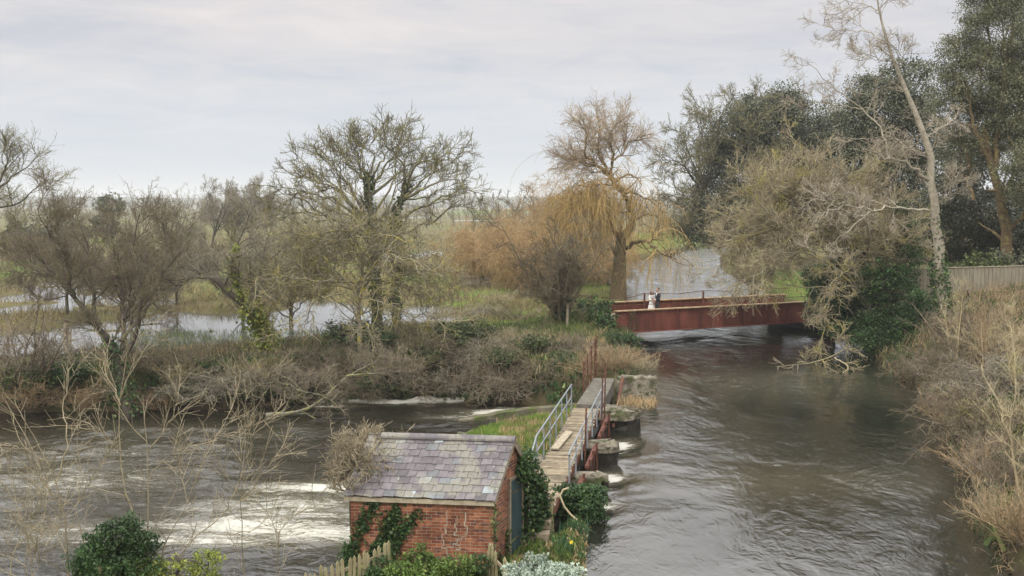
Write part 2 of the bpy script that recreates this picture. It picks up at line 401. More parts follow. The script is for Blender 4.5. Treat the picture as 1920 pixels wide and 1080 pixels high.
M['eye'] = plain('eye_iris', (.02,.015,.01), (.03,.02,.015), 4., .3)
M['yellow'] = plain('daffodil_petal', (.70,.52,.03), (.85,.70,.08), 4., .6)
M['cut'] = plain('cut_wood', (.50,.33,.19), (.66,.47,.30), 4., .8)
# slates: tone picks the slate's own colour, lichen lies over it in patches
m, nt, b = mat('slate')
col = ramp(nt, attr(nt, 'tone'), [(0, (.10,.089,.094)), (.35, (.142,.126,.133)), (.68, (.18,.160,.168)), (.74, (.135,.138,.145)), (.88, (.17,.18,.19)), (.95, (.25,.28,.29)), (1, (.40,.44,.45))])
col = mix(nt, 1, col, ramp(nt, noise(nt, 7, 5, .7), [(.3, (.72,)*3), (.7, (1.22,)*3)]), 'MULTIPLY')
li = math_(nt, 'MULTIPLY', ramp(nt, noise(nt, 1.25, 3, .6), [(.46, (0,)*3), (.54, (1,)*3)]), ramp(nt, noise(nt, 12, 5, .8), [(.36, (0,)*3), (.50, (.95,)*3)]))
col = mix(nt, li, col, (.215, .205, .165)); col = mix(nt, ramp(nt, noise(nt, 9, 3, .7), [(.66, (0,)*3), (.72, (.8,)*3)]), col, (.40, .40, .34))
lk(nt, col, b.inputs['Base Color']); b.inputs['Roughness'].default_value = .55; b.inputs['Specular IOR Level'].default_value = .4; bump(nt, b, noise(nt, 25, 5, .7), .35, .01); M['slate'] = m
# brick
m, nt, b = mat('old_brick')
uvn = N(nt, 'ShaderNodeUVMap'); jn = N(nt, 'ShaderNodeTexNoise'); jn.inputs['Scale'].default_value = 6.; jn.inputs['Detail'].default_value = 3; lk(nt, uvn.outputs[0], jn.inputs['Vector'])
vm = N(nt, 'ShaderNodeVectorMath', _operation='MULTIPLY_ADD'); vm.inputs[1].default_value = (.03, .016, 0); lk(nt, jn.outputs['Color'], vm.inputs[0]); lk(nt, uvn.outputs[0], vm.inputs[2])
br = N(nt, 'ShaderNodeTexBrick'); lk(nt, vm.outputs[0], br.inputs['Vector'])
br.inputs['Scale'].default_value = 1.; br.inputs['Brick Width'].default_value = .225; br.inputs['Row Height'].default_value = .075; br.inputs['Mortar Size'].default_value = .007; br.inputs['Mortar Smooth'].default_value = .2; br.inputs['Bias'].default_value = -.1
br.inputs['Color1'].default_value = (.18,.056,.030,1); br.inputs['Color2'].default_value = (.40,.150,.072,1); br.inputs['Mortar'].default_value = (.36,.28,.20,1)
col = mix(nt, 1, br.outputs['Color'], ramp(nt, noise(nt, 5, 5, .7), [(.3, (.6,)*3), (.7, (1.3,)*3)]), 'MULTIPLY')
col = mix(nt, 1, col, ramp(nt, noise(nt, 1.3, 5, .7), [(.3, (.55,.5,.48)), (.55, (1,1,1)), (.75, (1.15,1.25,1.3))]), 'MULTIPLY')
blk = N(nt, 'ShaderNodeTexVoronoi'); blk.inputs['Scale'].default_value = 1; mp = N(nt, 'ShaderNodeMapping'); mp.inputs['Scale'].default_value = (4.45, 13.3, 1); lk(nt, uvn.outputs[0], mp.inputs['Vector']); lk(nt, mp.outputs[0], blk.inputs['Vector'])
sp = N(nt, 'ShaderNodeSeparateColor'); lk(nt, blk.outputs['Color'], sp.inputs[0])
dk = math_(nt, 'MULTIPLY', ramp(nt, sp.outputs[0], [(.84, (0,)*3), (.88, (.75,)*3)]), math_(nt, 'SUBTRACT', 1, br.outputs['Fac']))
col = mix(nt, dk, col, (.07, .035, .035))
col = mix(nt, ramp(nt, noise(nt, 1.6, 4, .7), [(.58, (0,)*3), (.72, (.65,)*3)]), col, (.13, .105, .05))
lk(nt, col, b.inputs['Base Color']); b.inputs['Roughness'].default_value = .9
inv = math_(nt, 'SUBTRACT', 1, br.outputs['Fac']); bump(nt, b, math_(nt, 'ADD', inv, math_(nt, 'MULTIPLY', noise(nt, 30, 4, .7), .6)), .8, .012); M['brick'] = m
M['mortar'] = plain('crack_mortar', (.27,.215,.155), (.43,.365,.28), 8., .95)
# ground: masks are vertex attributes of where lush grass, sedge and mud grow
m, nt, b = mat('ground_earth_and_grass')
g = ramp(nt, noise(nt, 1.2, 6, .7), [(.28, (.065,.115,.018)), (.5, (.115,.195,.028)), (.74, (.18,.25,.05))])
br_ = ramp(nt, noise(nt, .45, 7, .75, sc=(1, .7, 1)), [(.25, (.080,.068,.030)), (.45, (.155,.125,.062)), (.6, (.12,.115,.045)), (.8, (.21,.17,.095))])
mu = ramp(nt, noise(nt, 3., 6, .75), [(.3, (.035,.026,.016)), (.7, (.080,.060,.040))])
col = mix(nt, attr(nt, 'lush'), br_, g); col = mix(nt, attr(nt, 'mud'), col, mu)
lk(nt, col, b.inputs['Base Color']); b.inputs['Roughness'].default_value = .95; b.inputs['Specular IOR Level'].default_value = .1
bump(nt, b, noise(nt, 6, 6, .75), .9, .12); M['ground'] = m
m, nt, b = mat('far_wooded_hill')
col = ramp(nt, noise(nt, .02, 6, .7), [(.3, (.045,.052,.032)), (.7, (.10,.10,.07))]); lk(nt, col, b.inputs['Base Color']); b.inputs['Roughness'].default_value = 1; M['hill'] = m

def water(name, c0, c1, rough, waves, foam=False, ior=1.33, spec=.5, calm=False):
    m, nt, b = mat(name); b.inputs['Specular IOR Level'].default_value = spec
    col = ramp(nt, noise(nt, .25, 4, .6, dist=1.), [(.3, c0), (.7, c1)])
    h = None
    for sc, amp, d, stretch in waves:
        n = noise(nt, sc, 3, .55, sc=stretch, dist=d); v = math_(nt, 'MULTIPLY', n, amp)
        h = v if h is None else math_(nt, 'ADD', h, v)
    if calm: h = math_(nt, 'MULTIPLY', h, ramp(nt, noise(nt, .16, 3, .55, dist=1.5, sc=(1, .55, 1)), [(.36, (.15,)*3), (.62, (1.15,)*3)]))
    lk(nt, col, b.inputs['Base Color']); b.inputs['Roughness'].default_value = rough; b.inputs['IOR'].default_value = ior
    bump(nt, b, h, 1., 1.); b.inputs['Specular Tint'].default_value = (1, 1, 1, 1)
    if foam:
        f = attr(nt, 'foam')
        n1 = noise(nt, 1.5, 7, .72, sc=(.26, 1.1, 1), dist=2.4); n2 = noise(nt, 9., 6, .8, sc=(.45, 1.0, 1), dist=2.)
        a = math_(nt, 'ADD', math_(nt, 'MULTIPLY', n1, .52), math_(nt, 'MULTIPLY', n2, .48))
        k = math_(nt, 'SUBTRACT', math_(nt, 'ADD', math_(nt, 'MULTIPLY', a, 2.6), math_(nt, 'MULTIPLY', f, .62)), 1.62)
        k = math_(nt, 'MULTIPLY', k, 3.4, True)
        k = math_(nt, 'MULTIPLY', k, .92)
        silt = mix(nt, math_(nt, 'MULTIPLY', f, .8, True), col, (.17, .155, .10))
        lk(nt, mix(nt, k, silt, (.50, .49, .42)), b.inputs['Base Color'])
        lk(nt, math_(nt, 'ADD', math_(nt, 'MULTIPLY', k, .6), rough), b.inputs['Roughness'])
    return m
M['river'] = water('river_water', (.010,.0103,.007), (.021,.021,.015), .045, [(.35, .052, 2.2, (1, .7, 1)), (1.6, .022, 2.2, (1.2, .65, 1)), (6., .0075, 1.5, (1.2, .65, 1))], True, ior=2.45, calm=True)
M['pool'] = water('pool_water', (.010,.009,.006), (.020,.018,.012), .07, [(.45, .11, 1.8, (.7, .7, 1)), (1.6, .040, 1.8, (.7, .7, 1)), (5., .012, 1.2, (.8, .7, 1))], True, ior=1.6)
M['flood'] = water('flood_water', (.10,.10,.09), (.13,.13,.12), .03, [(2., .003, .5, (.5, 1, 1))], ior=2.1, spec=.8)
# ------------------------------------------------------------------ terrain
nv, nu = 560, 460
yy = np.geomspace(14, 3420, nv) - 20
uu = np.linspace(-1, 1, nu); uu = np.sign(uu) * (np.abs(uu) ** 1.15)
Yg = np.repeat(yy[:, None], nu, 1); Xg = uu[None] * (.78 * (Yg + 27))
Zg = ground(Xg, Yg)
near = 1 - sstep(250, 600, Yg)
Zg = Zg + near * .10 * (fbm(Xg * 1.6, Yg * 1.6, 3, 51) - .5)
dr_, dp_ = sdist(Xg, Yg, RIVER), sdist(Xg, Yg, POOL)
LAWN = [pz(p, .8) for p in ([(840,585),(845,520),(900,505),(1000,510),(1140,520),(1165,560),(1120,612),(1000,612)],
        [(1420,560),(1410,525),(1540,505),(1560,550)], [(1060,590),(1180,575),(1170,610),(1060,625)],
        [(1170,500),(1170,480),(1340,445),(1340,425),(1180,440),(1120,470)], [(60,650),(140,650),(160,690),(90,700)], [(840,402),(1000,398),(1000,394),(840,397)], [(420,545),(560,530),(500,500),(400,510)], [(0,520),(120,500),(120,480),(0,490)])]
lush = np.zeros(Xg.shape)
for P in LAWN: lush = np.maximum(lush, 1 - sstep(-2, 2.5, sdist(Xg, Yg, P) * (30 / np.maximum(Yg, 30)) ** .5))
lush = np.maximum(lush, (1 - sstep(-.4, .5, sdist(Xg, Yg, SPIT))) * .9)
nn = fbm(Xg * .09, Yg * .12, 4, 71)
lush = np.clip(np.maximum(lush * (.55 + .9 * fbm(Xg * .5, Yg * .5, 3, 72)), sstep(.58, .72, nn) * .6), 0, 1)
lush = np.where(Yg < 30, np.maximum(lush, .5 * sstep(.4, .6, fbm(Xg * .9, Yg * .9, 3, 5))), lush)
mud = np.maximum(1 - sstep(.2, 1.8, dr_), 1 - sstep(.3, 2.2, dp_)) * (.5 + .8 * fbm(Xg * .8, Yg * .8, 3, 81))
rightbank = (Xg > 12) & (dr_ > 0) & ((Yg < 72) | ((Yg < 130) & (Xg > 31)))
mud = np.clip(np.where(rightbank, np.maximum(mud, .75), mud), 0, 1); mud = mud * (1 - .85 * (1 - sstep(-.3, .5, sdist(Xg, Yg, SPIT))))
ii = np.arange(nv - 1)[:, None] * nu + np.arange(nu - 1)[None]
Q = np.stack([ii, ii + 1, ii + nu + 1, ii + nu], -1).reshape(-1, 4)
kind(mesh('ground', np.stack([Xg, Yg, Zg], -1), Q, M['ground'], smooth=True, attrs={'lush': lush.ravel(), 'mud': mud.ravel()}), 'structure')
# far wooded ridges
hv = []; hx = np.linspace(-2300, 2300, 700)
for (Yh, hb, amp, s) in ((2300, 12, 26, 1),):
    top = hb + amp * fbm(hx * .0011 + 4, hx * 0, 3, s) + 4.5 * vnoise(hx * .06, hx * 0, 4) + 3 * vnoise(hx * .2, hx * 0, 5)
    rows = [(Yh, 0 * top - 2), (Yh + 20, top * .8), (Yh + 90, top), (Yh + 600, top * .9), (Yh + 640, 0 * top - 2)]
    V = np.concatenate([np.stack([hx, np.full(len(hx), y), z], -1) for y, z in rows])
    n = len(hx); ii = (np.arange(len(rows) - 1)[:, None] * n + np.arange(n - 1)[None]); Q = np.stack([ii, ii + 1, ii + n + 1, ii + n], -1).reshape(-1, 4)
    kind(mesh('hills', V, Q, M['hill'], smooth=True), 'structure')

# ------------------------------------------------------------------ water
def grid_water(name, poly, z, m, step, grow_, foam=None, wave=None):
    p = np.array(poly); x0, y0 = p.min(0) - 2; x1, y1 = p.max(0) + 2
    ys = [max(y0, 3)]
    while ys[-1] < y1: ys.append(ys[-1] + step * max(1, ys[-1] / 40))
    xs = np.arange(x0, x1 + step, step * 1.5); ys = np.array(ys)
    X, Y = np.meshgrid(xs, ys); D = sdist(X, Y, poly)
    Z = np.full(X.shape, z); fo = np.zeros(X.shape)
    if foam is not None: fo = foam(X, Y)
    if wave is not None: Z = Z + wave(X, Y, fo)
    n = len(xs); ii = np.arange(len(ys) - 1)[:, None] * n + np.arange(n - 1)[None]
    Q = np.stack([ii, ii + 1, ii + n + 1, ii + n], -1).reshape(-1, 4)
    keep = (D.ravel()[Q] < grow_).all(1); Q = Q[keep]
    used = np.unique(Q); mp = np.zeros(X.size, int); mp[used] = np.arange(len(used))
    V = np.stack([X, Y, Z], -1).reshape(-1, 3)[used]
    return kind(mesh(name, V, mp[Q], m, smooth=True, attrs={'foam': fo.ravel()[used]}), 'structure')
def blob(X, Y, c, r, pw=1.): return np.exp(-(((X - c[0]) / r[0]) ** 2 + ((Y - c[1]) / r[1]) ** 2) ** pw)
def riverfoam(X, Y):
    f = 0 * X
    for (y, w) in ((30.9, .8), (35.2, .9), (27.7, .5)):
        f = np.maximum(f, 1.5 * blob(X, Y, (xc(y) + 1.25, y), (.55, w * .8)))
    f = np.maximum(f, .33 * blob(X, Y, (13, 47), (6, 4))); f = np.maximum(f, .26 * blob(X, Y, (9, 30), (5, 2)))
    return f
def riverwave(X, Y, f):
    z = .03 * (fbm(X * .4, Y * .3, 2, 5) - .5)
    for (y, w) in ((30.9, 1.2), (35.2, 1.3), (27.7, .8)):    # the surface dips towards the open sluices
        cx = xc(y) + .6; d = np.hypot(X - cx, (Y - y) * .9)
        z = z - .30 * np.exp(-(d / w) ** 2) + .022 * np.sin(d * 7.5 + 1.5 * fbm(X * .8, Y * .8, 2, 8) * 3) * np.exp(-(d / 2.2) ** 2)
    return z
grid_water('river_water', RIVER, 0.0, M['river'], .16, .55, riverfoam, riverwave)
def poolfoam(X, Y):
    P = lambda a, b: at_z(a, b, -1.3)[:2]
    f = 0 * X
    for (a, b), r, k in (((600, 915), (2.9, .7), 1.), ((470, 985), (3.6, .9), 1.0), ((590, 1000), (2.2, 1.0), 1.), ((400, 1010), (3.0, .8), .8), ((540, 955), (4.2, 2.0), .72), ((120, 900), (5.5, 3.2), .5), ((200, 1000), (4.5, 1.6), .55), ((60, 860), (4, 3), .42), ((140, 850), (7, 3.5), .36), ((330, 810), (6, 2), .30),
                         ((940, 772), (1.8, .8), 1.3), ((1010, 776), (1.2, .9), 1.4), ((890, 782), (2.2, .7), .6), ((1010, 842), (1.2, .9), .95), ((960, 850), (1.5, .8), .7), ((1020, 870), (.8, 1.4), .9), ((700, 753), (3.8, .5), 1.5), ((800, 749), (3.0, .42), 1.5), ((620, 762), (1.5, .4), .7), ((530, 775), (2.6, .4), .5)):
        f = np.maximum(f, k * blob(X, Y, P(a, b), r, .9))
    return f
def poolwave(X, Y, f):
    return (.04 + .5 * f) * (fbm(X * .75 + .5 * fbm(X * .5, Y * .5, 2, 3), Y * 1.3, 4, 15) - .5) + .05 * (fbm(X * .25, Y * .6, 3, 25) - .5)
grid_water('pool_water', POOL, -1.3, M['pool'], .15, .9, poolfoam, poolwave)
# flooded meadow: a level sheet, the hollows of the meadow dip under it
Vf, Qf = [], []
MEAD = [(-140, 52.5), (-30, 52.5), (-9, 55), (-5, 58), (2.0, 66), (3.5, 75), (4.5, 90), (5.5, 118), (11, 152), (28, 205), (70, 262), (200, 760), (-600, 760)]
xs = np.linspace(-600, 220, 240); ys = np.geomspace(52, 780, 150); X, Y = np.meshgrid(xs, ys); X = X * np.interp(Y, [52, 780], [.12, 1])
D = sdist(X, Y, MEAD); n = len(xs); ii = np.arange(len(ys) - 1)[:, None] * n + np.arange(n - 1)[None]
Q = np.stack([ii, ii + 1, ii + n + 1, ii + n], -1).reshape(-1, 4); Q = Q[(D.ravel()[Q] < 0).all(1)]
used = np.unique(Q); mp = np.zeros(X.size, int); mp[used] = np.arange(len(used))
kind(mesh('flood_water', np.stack([X, Y, 0 * X + .35], -1).reshape(-1, 3)[used], mp[Q], M['flood'], smooth=True), 'structure')

# ------------------------------------------------------------------ brick shed
FR = np.array([-.41, 22.0]); FL = np.array([-3.88, 22.42]); DV = np.array([.90, 2.25])
zg, ze, zr = -.35, 1.84, 2.98
def sh(s, t, z): q = FL + (FR - FL) * s + DV * t; return np.array([q[0], q[1], z])   # s along the front, t towards the back
shed = thing('brick_shed', 'small red brick shed with a slate roof at the water\'s edge', 'shed', tuple(sh(.5, .5, 0)))
W = [sh(.03,.05,zg), sh(.985,.05,zg), sh(.985,.95,zg), sh(.03,.95,zg)]
fr = .05 / .5; zwe = ze + (zr - ze) * fr - .06
V, Fc, UV = [], [], []
def wallquad(a, b, za, zb, apex=None):
    L = np.linalg.norm((b - a)[:2]); n0 = len(V)
    V.extend([(a[0],a[1],zg), (b[0],b[1],zg), (b[0],b[1],zb)]); uv = [(0,zg),(L,zg),(L,zb)]
    if apex is not None: V.append(tuple(apex)); uv.append((L/2, apex[2]))
    V.append((a[0],a[1],za)); uv.append((0,za))
    Fc.append(tuple(range(n0, len(V)))); UV.extend(uv)
wallquad(W[0], W[1], zwe, zwe); wallquad(W[1], W[2], zwe, zwe, sh(.985,.5,zr-.07)); wallquad(W[2], W[3], zwe, zwe); wallquad(W[3], W[0], zwe, zwe, sh(.03,.5,zr-.07))
nb = len(Fc); midx = [0] * nb
fn = np.array([(W[1]-W[0])[1], -(W[1]-W[0])[0], 0]); fn /= np.linalg.norm(fn)
def fp(px, py):          # photo pixel -> point on the shed's front wall
    r = ray(px, py); t = ((W[0] - np.array([0,0,H])) @ fn) / (r @ fn); return np.array([0,0,H]) + r * t
# stepped mortar-filled cracks in the front wall
for path in ([(838,957),(834,985),(836,992),(829,1001),(832,1012),(828,1022),(838,1028),(840,1040),(832,1046),(827,1056),(826,1066)],
             [(857,968),(853,982),(856,990),(852,998),(860,1004),(857,1012),(862,1022),(856,1030)], [(873,962),(871,978),(876,986),(874,1000),(866,1006),(860,1012)], [(838,1028),(850,1026),(857,1020)]):
    pts = [fp(*p) for p in path]
    for p, q in zip(pts[:-1], pts[1:]):
        mid = np.array([p[0], p[1], q[2]])
        mid = p + (q - p) * np.array([0, 0, 1])
        for a, b in ((p, mid), (mid, q)):
            d = b - a; L = np.linalg.norm(d)
            if L < 1e-3: continue
            d /= L; sdir = np.cross(d, fn); w = random.uniform(.006, .019)
            o_ = fn * .004; n0 = len(V)
            qd = [a - d*w*.8 - sdir*w + o_, b + d*w*.8 - sdir*w + o_, b + d*w*.8 + sdir*w + o_, a - d*w*.8 + sdir*w + o_]
            V.extend([tuple(v) for v in qd]); UV.extend([(0,0)]*4); Fc.append((n0, n0+1, n0+2, n0+3)); midx.append(1)
wo = mesh('wall', V, Fc, [M['brick'], M['mortar']], shed, midx=midx, uv=UV)
# roof: courses of separate slates over a dark under-layer
rb = MB(); rg = np.random.default_rng(11)
sl = [sh(-.0,.0,ze), sh(1.012,.0,ze), sh(1.012,.5,zr), sh(-.0,.5,zr)]
def slope(front, u, v):   # u along, v up the slope
    if front: a, b, c, d = sl
    else: a, b, c, d = sh(-.0,1,ze), sh(1.012,1,ze), sh(1.012,.5,zr), sh(-.0,.5,zr)
    return a*(1-u)*(1-v) + b*u*(1-v) + c*u*v + d*(1-u)*v
for front in (True, False):
    nrm = np.cross(sl[1]-sl[0], sl[3]-sl[0]) if front else np.cross(sh(-.0,.5,zr)-sh(1.012,1,ze), sh(1.012,.5,zr)-sh(1.012,1,ze)); nrm /= np.linalg.norm(nrm)
    if nrm[2] < 0: nrm = -nrm
    a = [slope(front, .004, .015), slope(front, .996, .015), slope(front, .996, .995), slope(front, .004, .995)]
    rb.hexa([p - nrm*.035 for p in a] + [p - nrm*.012 for p in a], 1)
    nc, nsl = 9, 15
    for c in range(nc):
        v0, v1 = c / nc - .012, (c + 1) / nc + .035
        off = .5 if c % 2 else 0
        edges = [max(0, min(1, (k + off + rg.normal(0, .06)) / nsl)) for k in range(-1, nsl + 1)]
        edges = sorted(set([0.0] + [e for e in edges if e > 0.02 and e < .98] + [1.0]))
        for k in range(len(edges) - 1):
            u0, u1 = edges[k] + .0012, edges[k+1] - .0012
            if front and ((c == 2 and u0 > .955) or (c == 1 and .9 < u0 < .96 and False)): continue
            dv = rg.normal(0, .006); rot = rg.normal(0, .006); li = .006 + abs(rg.normal(0, .004))
            if front and c == 1 and u0 > .93: dv -= .02; rot = .03
            if front and c == 0 and u0 > .94: dv -= .02; li += .02; rot=-.02
            t = rg.uniform(0, .66) if rg.uniform() > .13 else rg.uniform(.7, .95)
            if front and (c, k) in ((2, 7), (0, 6), (8, 3), (8, 7)): t = .99
            if front and c == 1 and .83 < u0 < .9: t = .96
            q = [slope(front, u0, v0+dv-rot), slope(front, u1, v0+dv+rot), slope(front, u1, v1+dv), slope(front, u0, v1+dv)]
            lo = [q[0]+nrm*(.012+li), q[1]+nrm*(.012+li), q[2]+nrm*.001, q[3]+nrm*.001]
            rb.hexa([p for p in lo] + [p + nrm*.013 for p in lo], 0, t)
roof = rb.build('roof', [M['slate'], M['dark']], shed)
# ridge of half-round dark tiles
rdg = MB()
ra, rz_ = sh(.09,.5,zr+.005), sh(1.015,.5,zr+.005)
for k in range(9):
    p = ra + (rz_ - ra) * (k / 9); q = ra + (rz_ - ra) * ((k + .985) / 9)
    d = (q - p) / np.linalg.norm(q - p); side = np.array([d[1], -d[0], 0]); ring = []
    for e in (p, q):
        ring.append([e + side*.135*math.cos(t) * 1.0 + np.array([0,0,1])*(.10*math.sin(t) - .035 + rg.normal(0,.002)) for t in np.linspace(-.1, math.pi+.1, 8)])
    rdg.poly(ring[0] + ring[1], [(i, i+1, i+9, i+8) for i in range(7)], 0, rg.uniform(0, .3))
rdg.build('ridge_tile', M['slate'], roof)
fb = MB(); fb.beam(sh(-.0,.015,ze-.09), sh(1.0,.015,ze-.09), .03, .11); fb.build('fascia', M['board'], shed)
bb = MB()
for t0 in (0., 1.): bb.beam(sh(1.004,t0,ze-.07), sh(1.004,.5,zr-.06), .035, .13)
bb.build('barge_board', M['wood'], shed)
# teal plank door in the gable end
gd = DV / np.linalg.norm(DV); gn = np.array([gd[1], -gd[0], 0])
def gp(t, z, out=0): q = sh(.985, t, z); return q + gn * out
door = MB()
for k in range(6):
    a, b = .44 + .30 * k / 6, .44 + .30 * (k + .94) / 6
    door.hexa([gp(a,.18,.01), gp(b,.18,.01), gp(b,.18,.035), gp(a,.18,.035), gp(a,1.98,.01), gp(b,1.98,.01), gp(b,1.98,.035), gp(a,1.98,.035)])
dro = door.build('door', M['teal'], shed)
for z in (.5, 1.65):
    hg = MB(); hg.hexa([gp(.44,z,.037), gp(.66,z,.037), gp(.66,z,.047), gp(.44,z,.047), gp(.44,z+.05,.037), gp(.66,z+.05,.037), gp(.66,z+.05,.047), gp(.44,z+.05,.047)])
    hg.build('hinge', M['dark'], dro)
dfm = MB()
for t0 in (.405, .745): dfm.hexa([gp(t0,.1,.004), gp(t0+.03,.1,.004), gp(t0+.03,.1,.06), gp(t0,.1,.06), gp(t0,2.07,.004), gp(t0+.03,2.07,.004), gp(t0+.03,2.07,.06), gp(t0,2.07,.06)])
dfm.hexa([gp(.405,2.0,.004), gp(.775,2.0,.004), gp(.775,2.0,.055), gp(.405,2.0,.055), gp(.405,2.068,.004), gp(.775,2.068,.004), gp(.775,2.068,.055), gp(.405,2.068,.055)])
dfm.build('door_frame', M['wood'], shed)

# ivy on the shed (plants of their own)
def ivy_patch(name, label, paths, n, spread, size, m, seed, thick=.03, stem=.012, cat='ivy'):
    rg = np.random.default_rng(seed)
    P = np.array([resample(p, 10) for p in paths]); Rr = np.full(P.shape[:2], stem)
    base = P[0, 0]
    t = thing(name, label, cat, tuple(base))
    V, Q, tn = tubes_tone([(P, Rr)], [5], rg); mesh('stem', V, Q, M['dark'], t, tone=tn, smooth=True)
    N_, K, _ = P.shape; i = rg.integers(0, N_, n); f = rg.uniform(0, 1, n) * (K - 1.001); k = f.astype(int); u = (f - k)[:, None]
    c = P[i, k] * (1 - u) + P[i, k + 1] * u
    c = c + rg.normal(0, 1, (n, 3)) * np.array(spread)
    V, Q, tn = leaves(c, size, rg, .9); mesh('foliage', V, Q, M[m], t, tone=tn)
    return t
def fw(px, py, o=.05): return fp(px, py) + fn * o
ivy_patch('wall_ivy', 'dark ivy climbing the left half of the red brick shed wall', [[fw(650,1075),fw(668,1010),fw(690,965),fw(705,945)], [fw(700,1075),fw(722,1020),fw(742,985),fw(745,945)], [fw(660,1070),fw(655,1030)], [fw(690,1050),fw(720,1010),fw(735,960)], [fw(715,1060),fw(735,1030),fw(760,990),fw(782,962)]], 2600, (.10,.03,.09), .085, 'ivy', 21)
ivy_patch('wall_ivy', 'thick ivy beside the teal door on the shed gable', [[gp(.80,-.1,.1),gp(.82,.8,.12),gp(.84,1.6,.14),gp(.90,2.2,.12)], [gp(.95,-.1,.15),gp(.95,1.,.2),gp(.92,1.9,.2)], [gp(.86,0,.2),gp(1.0,1.0,.25),gp(1.02,1.7,.2)], [gp(.78,1.9,.1),gp(.66,2.2,.08),gp(.92,2.35,.08)], [gp(1.1,0,.3),gp(1.12,.8,.3),gp(1.06,1.6,.25)]], 3600, (.10,.12,.13), .10, 'ivy', 22)
ivy_patch('wall_ivy', 'thin brown ivy at the front corner of the shed gable', [[gp(.02,-.1,.03),gp(.04,.7,.04),gp(.02,1.4,.05),gp(.04,1.75,.06)], [gp(.2,-.1,.03),gp(.18,.5,.03)], [gp(.33,-.1,.04),gp(.36,.9,.05)]], 420, (.04,.05,.06), .07, 'under', 23)
# ------------------------------------------------------------------ picket fences by the shed
def picket_fence(label, a, b, n, za, zb, h, seed, lean=.03):
    rg = np.random.default_rng(seed); a = np.array(a, float); b = np.array(b, float); d = (b - a) / np.linalg.norm(b - a); nr = np.array([d[1], -d[0]])
    t = thing('picket_fence', label, 'fence', (a[0], a[1], gz(*a)))
    pk = MB()
    for k in range(n):
        q = a + (b - a) * (k / (n - 1)); zt = za + (zb - za) * k / (n - 1) + rg.normal(0, .025); zb_ = zt - h
        w = .04 + rg.uniform(-.006, .006); l = rg.normal(0, lean)
        p0, p1 = q - d*w, q + d*w; th = .011
        for_ = []
        lo = [p0+nr*th, p1+nr*th, p1-nr*th, p0-nr*th]
        pts = [(*v, zb_) for v in lo] + [(v[0]+d[0]*l, v[1]+d[1]*l, zt-.07) for v in lo]
        pk.hexa(pts); c0 = [(q[0]+nr[0]*th+d[0]*l, q[1]+nr[1]*th+d[1]*l, zt), (q[0]-nr[0]*th+d[0]*l, q[1]-nr[1]*th+d[1]*l, zt)]
        pk.poly([pts[4], pts[5], pts[6], pts[7]] + c0, [(0,1,4), (2,3,5), (1,2,5,4), (3,0,4,5)])
    pk.build('pickets', M['fence'], t)
    for f in (.25, .75):
        r = MB(); A = (*(a - nr*.03 - d*.05), za - h + h*f); B = (*(b - nr*.03 + d*.05), zb - h + h*f); r.beam(A, B, .035, .07); r.build('rail', M['wood'], t)
    for f in (.02, .98):
        p = MB(); q = a + (b - a) * f - nr * .09; z = za + (zb - za) * f; p.beam((*q, z - h - .3), (*q, z - .08), .07, .07); p.build('post', M['wood'], t)
    return t
A1 = at_y(729, 1014, 21.6); A0 = at_y(572, 1078, 20.4)
picket_fence('long weathered picket fence sloping down beside the shed towards the river', A0[:2], A1[:2], 17, A0[2], A1[2], 1.05, 3)
B0 = at_y(914, 1014, 21.5); B1 = at_y(962, 1062, 20.7)
picket_fence('short grey-brown picket fence piece at the front corner of the shed', B0[:2], B1[:2], 6, B0[2], B1[2], 1.15, 4, .05)

# ------------------------------------------------------------------ sluice footbridge
zd = .9
fbdg = thing('footbridge', 'narrow plank footbridge with galvanised railings over the sluices', 'footbridge', (xc(30), 30, zd))
dv = np.array([.183, 1.]) / math.hypot(.183, 1); dn = np.array([dv[1], -dv[0]])
def fbp(Y, o, z): return np.array([xc(Y) + dn[0]*o, Y + dn[1]*o, z])
rg = np.random.default_rng(31); dk = MB(); Y = 24.6
while Y < 36.6:
    w = .145 + rg.uniform(-.01, .01); e0, e1 = .47 + rg.normal(0, .025), .46 + rg.normal(0, .025); z = zd + rg.normal(0, .006)
    p = [fbp(Y, -e0, z-.045), fbp(Y, e1, z-.045+rg.normal(0,.004)), fbp(Y+w, e1, z-.045), fbp(Y+w, -e0, z-.045)]
    dk.hexa(p + [v + np.array([0,0,.045]) for v in p], 0, rg.uniform(0, 1)); Y += w + .014
m, nt, b = mat('bridge_planks')
col = mix(nt, 1, ramp(nt, noise(nt, 4, 6, .7), [(.3, (.13,.105,.07)), (.7, (.34,.28,.19))]), ramp(nt, attr(nt, 'tone'), [(0, (.65,)*3), (1, (1.35,)*3)]), 'MULTIPLY')
col = mix(nt, ramp(nt, noise(nt, 1.1, 3, .6), [(.6, (0,)*3), (.72, (.6,)*3)]), col, (.11, .10, .035))
lk(nt, col, b.inputs['Base Color']); b.inputs['Roughness'].default_value = .92; bump(nt, b, noise(nt, 20, 4, .7), .5, .01); M['planks'] = m
dk.build('deck', M['planks'], fbdg)
st = MB()
for k, (y0, z) in enumerate(((24.2, .66), (23.85, .45))): st.hexa([fbp(y0,-.45,z-.2), fbp(y0,.45,z-.2), fbp(y0+.34,.45,z-.2), fbp(y0+.34,-.45,z-.2), fbp(y0,-.45,z), fbp(y0,.45,z), fbp(y0+.34,.45,z), fbp(y0+.34,-.45,z)])
st.build('step', M['wood'], fbdg)
for o in (-.42, .42):
    bm_ = MB(); bm_.beam(fbp(24.6,o,zd-.16), fbp(36.6,o,zd-.16), .12, .2); bm_.build('beam', M['redoxide' if o > 0 else 'rust'], fbdg)
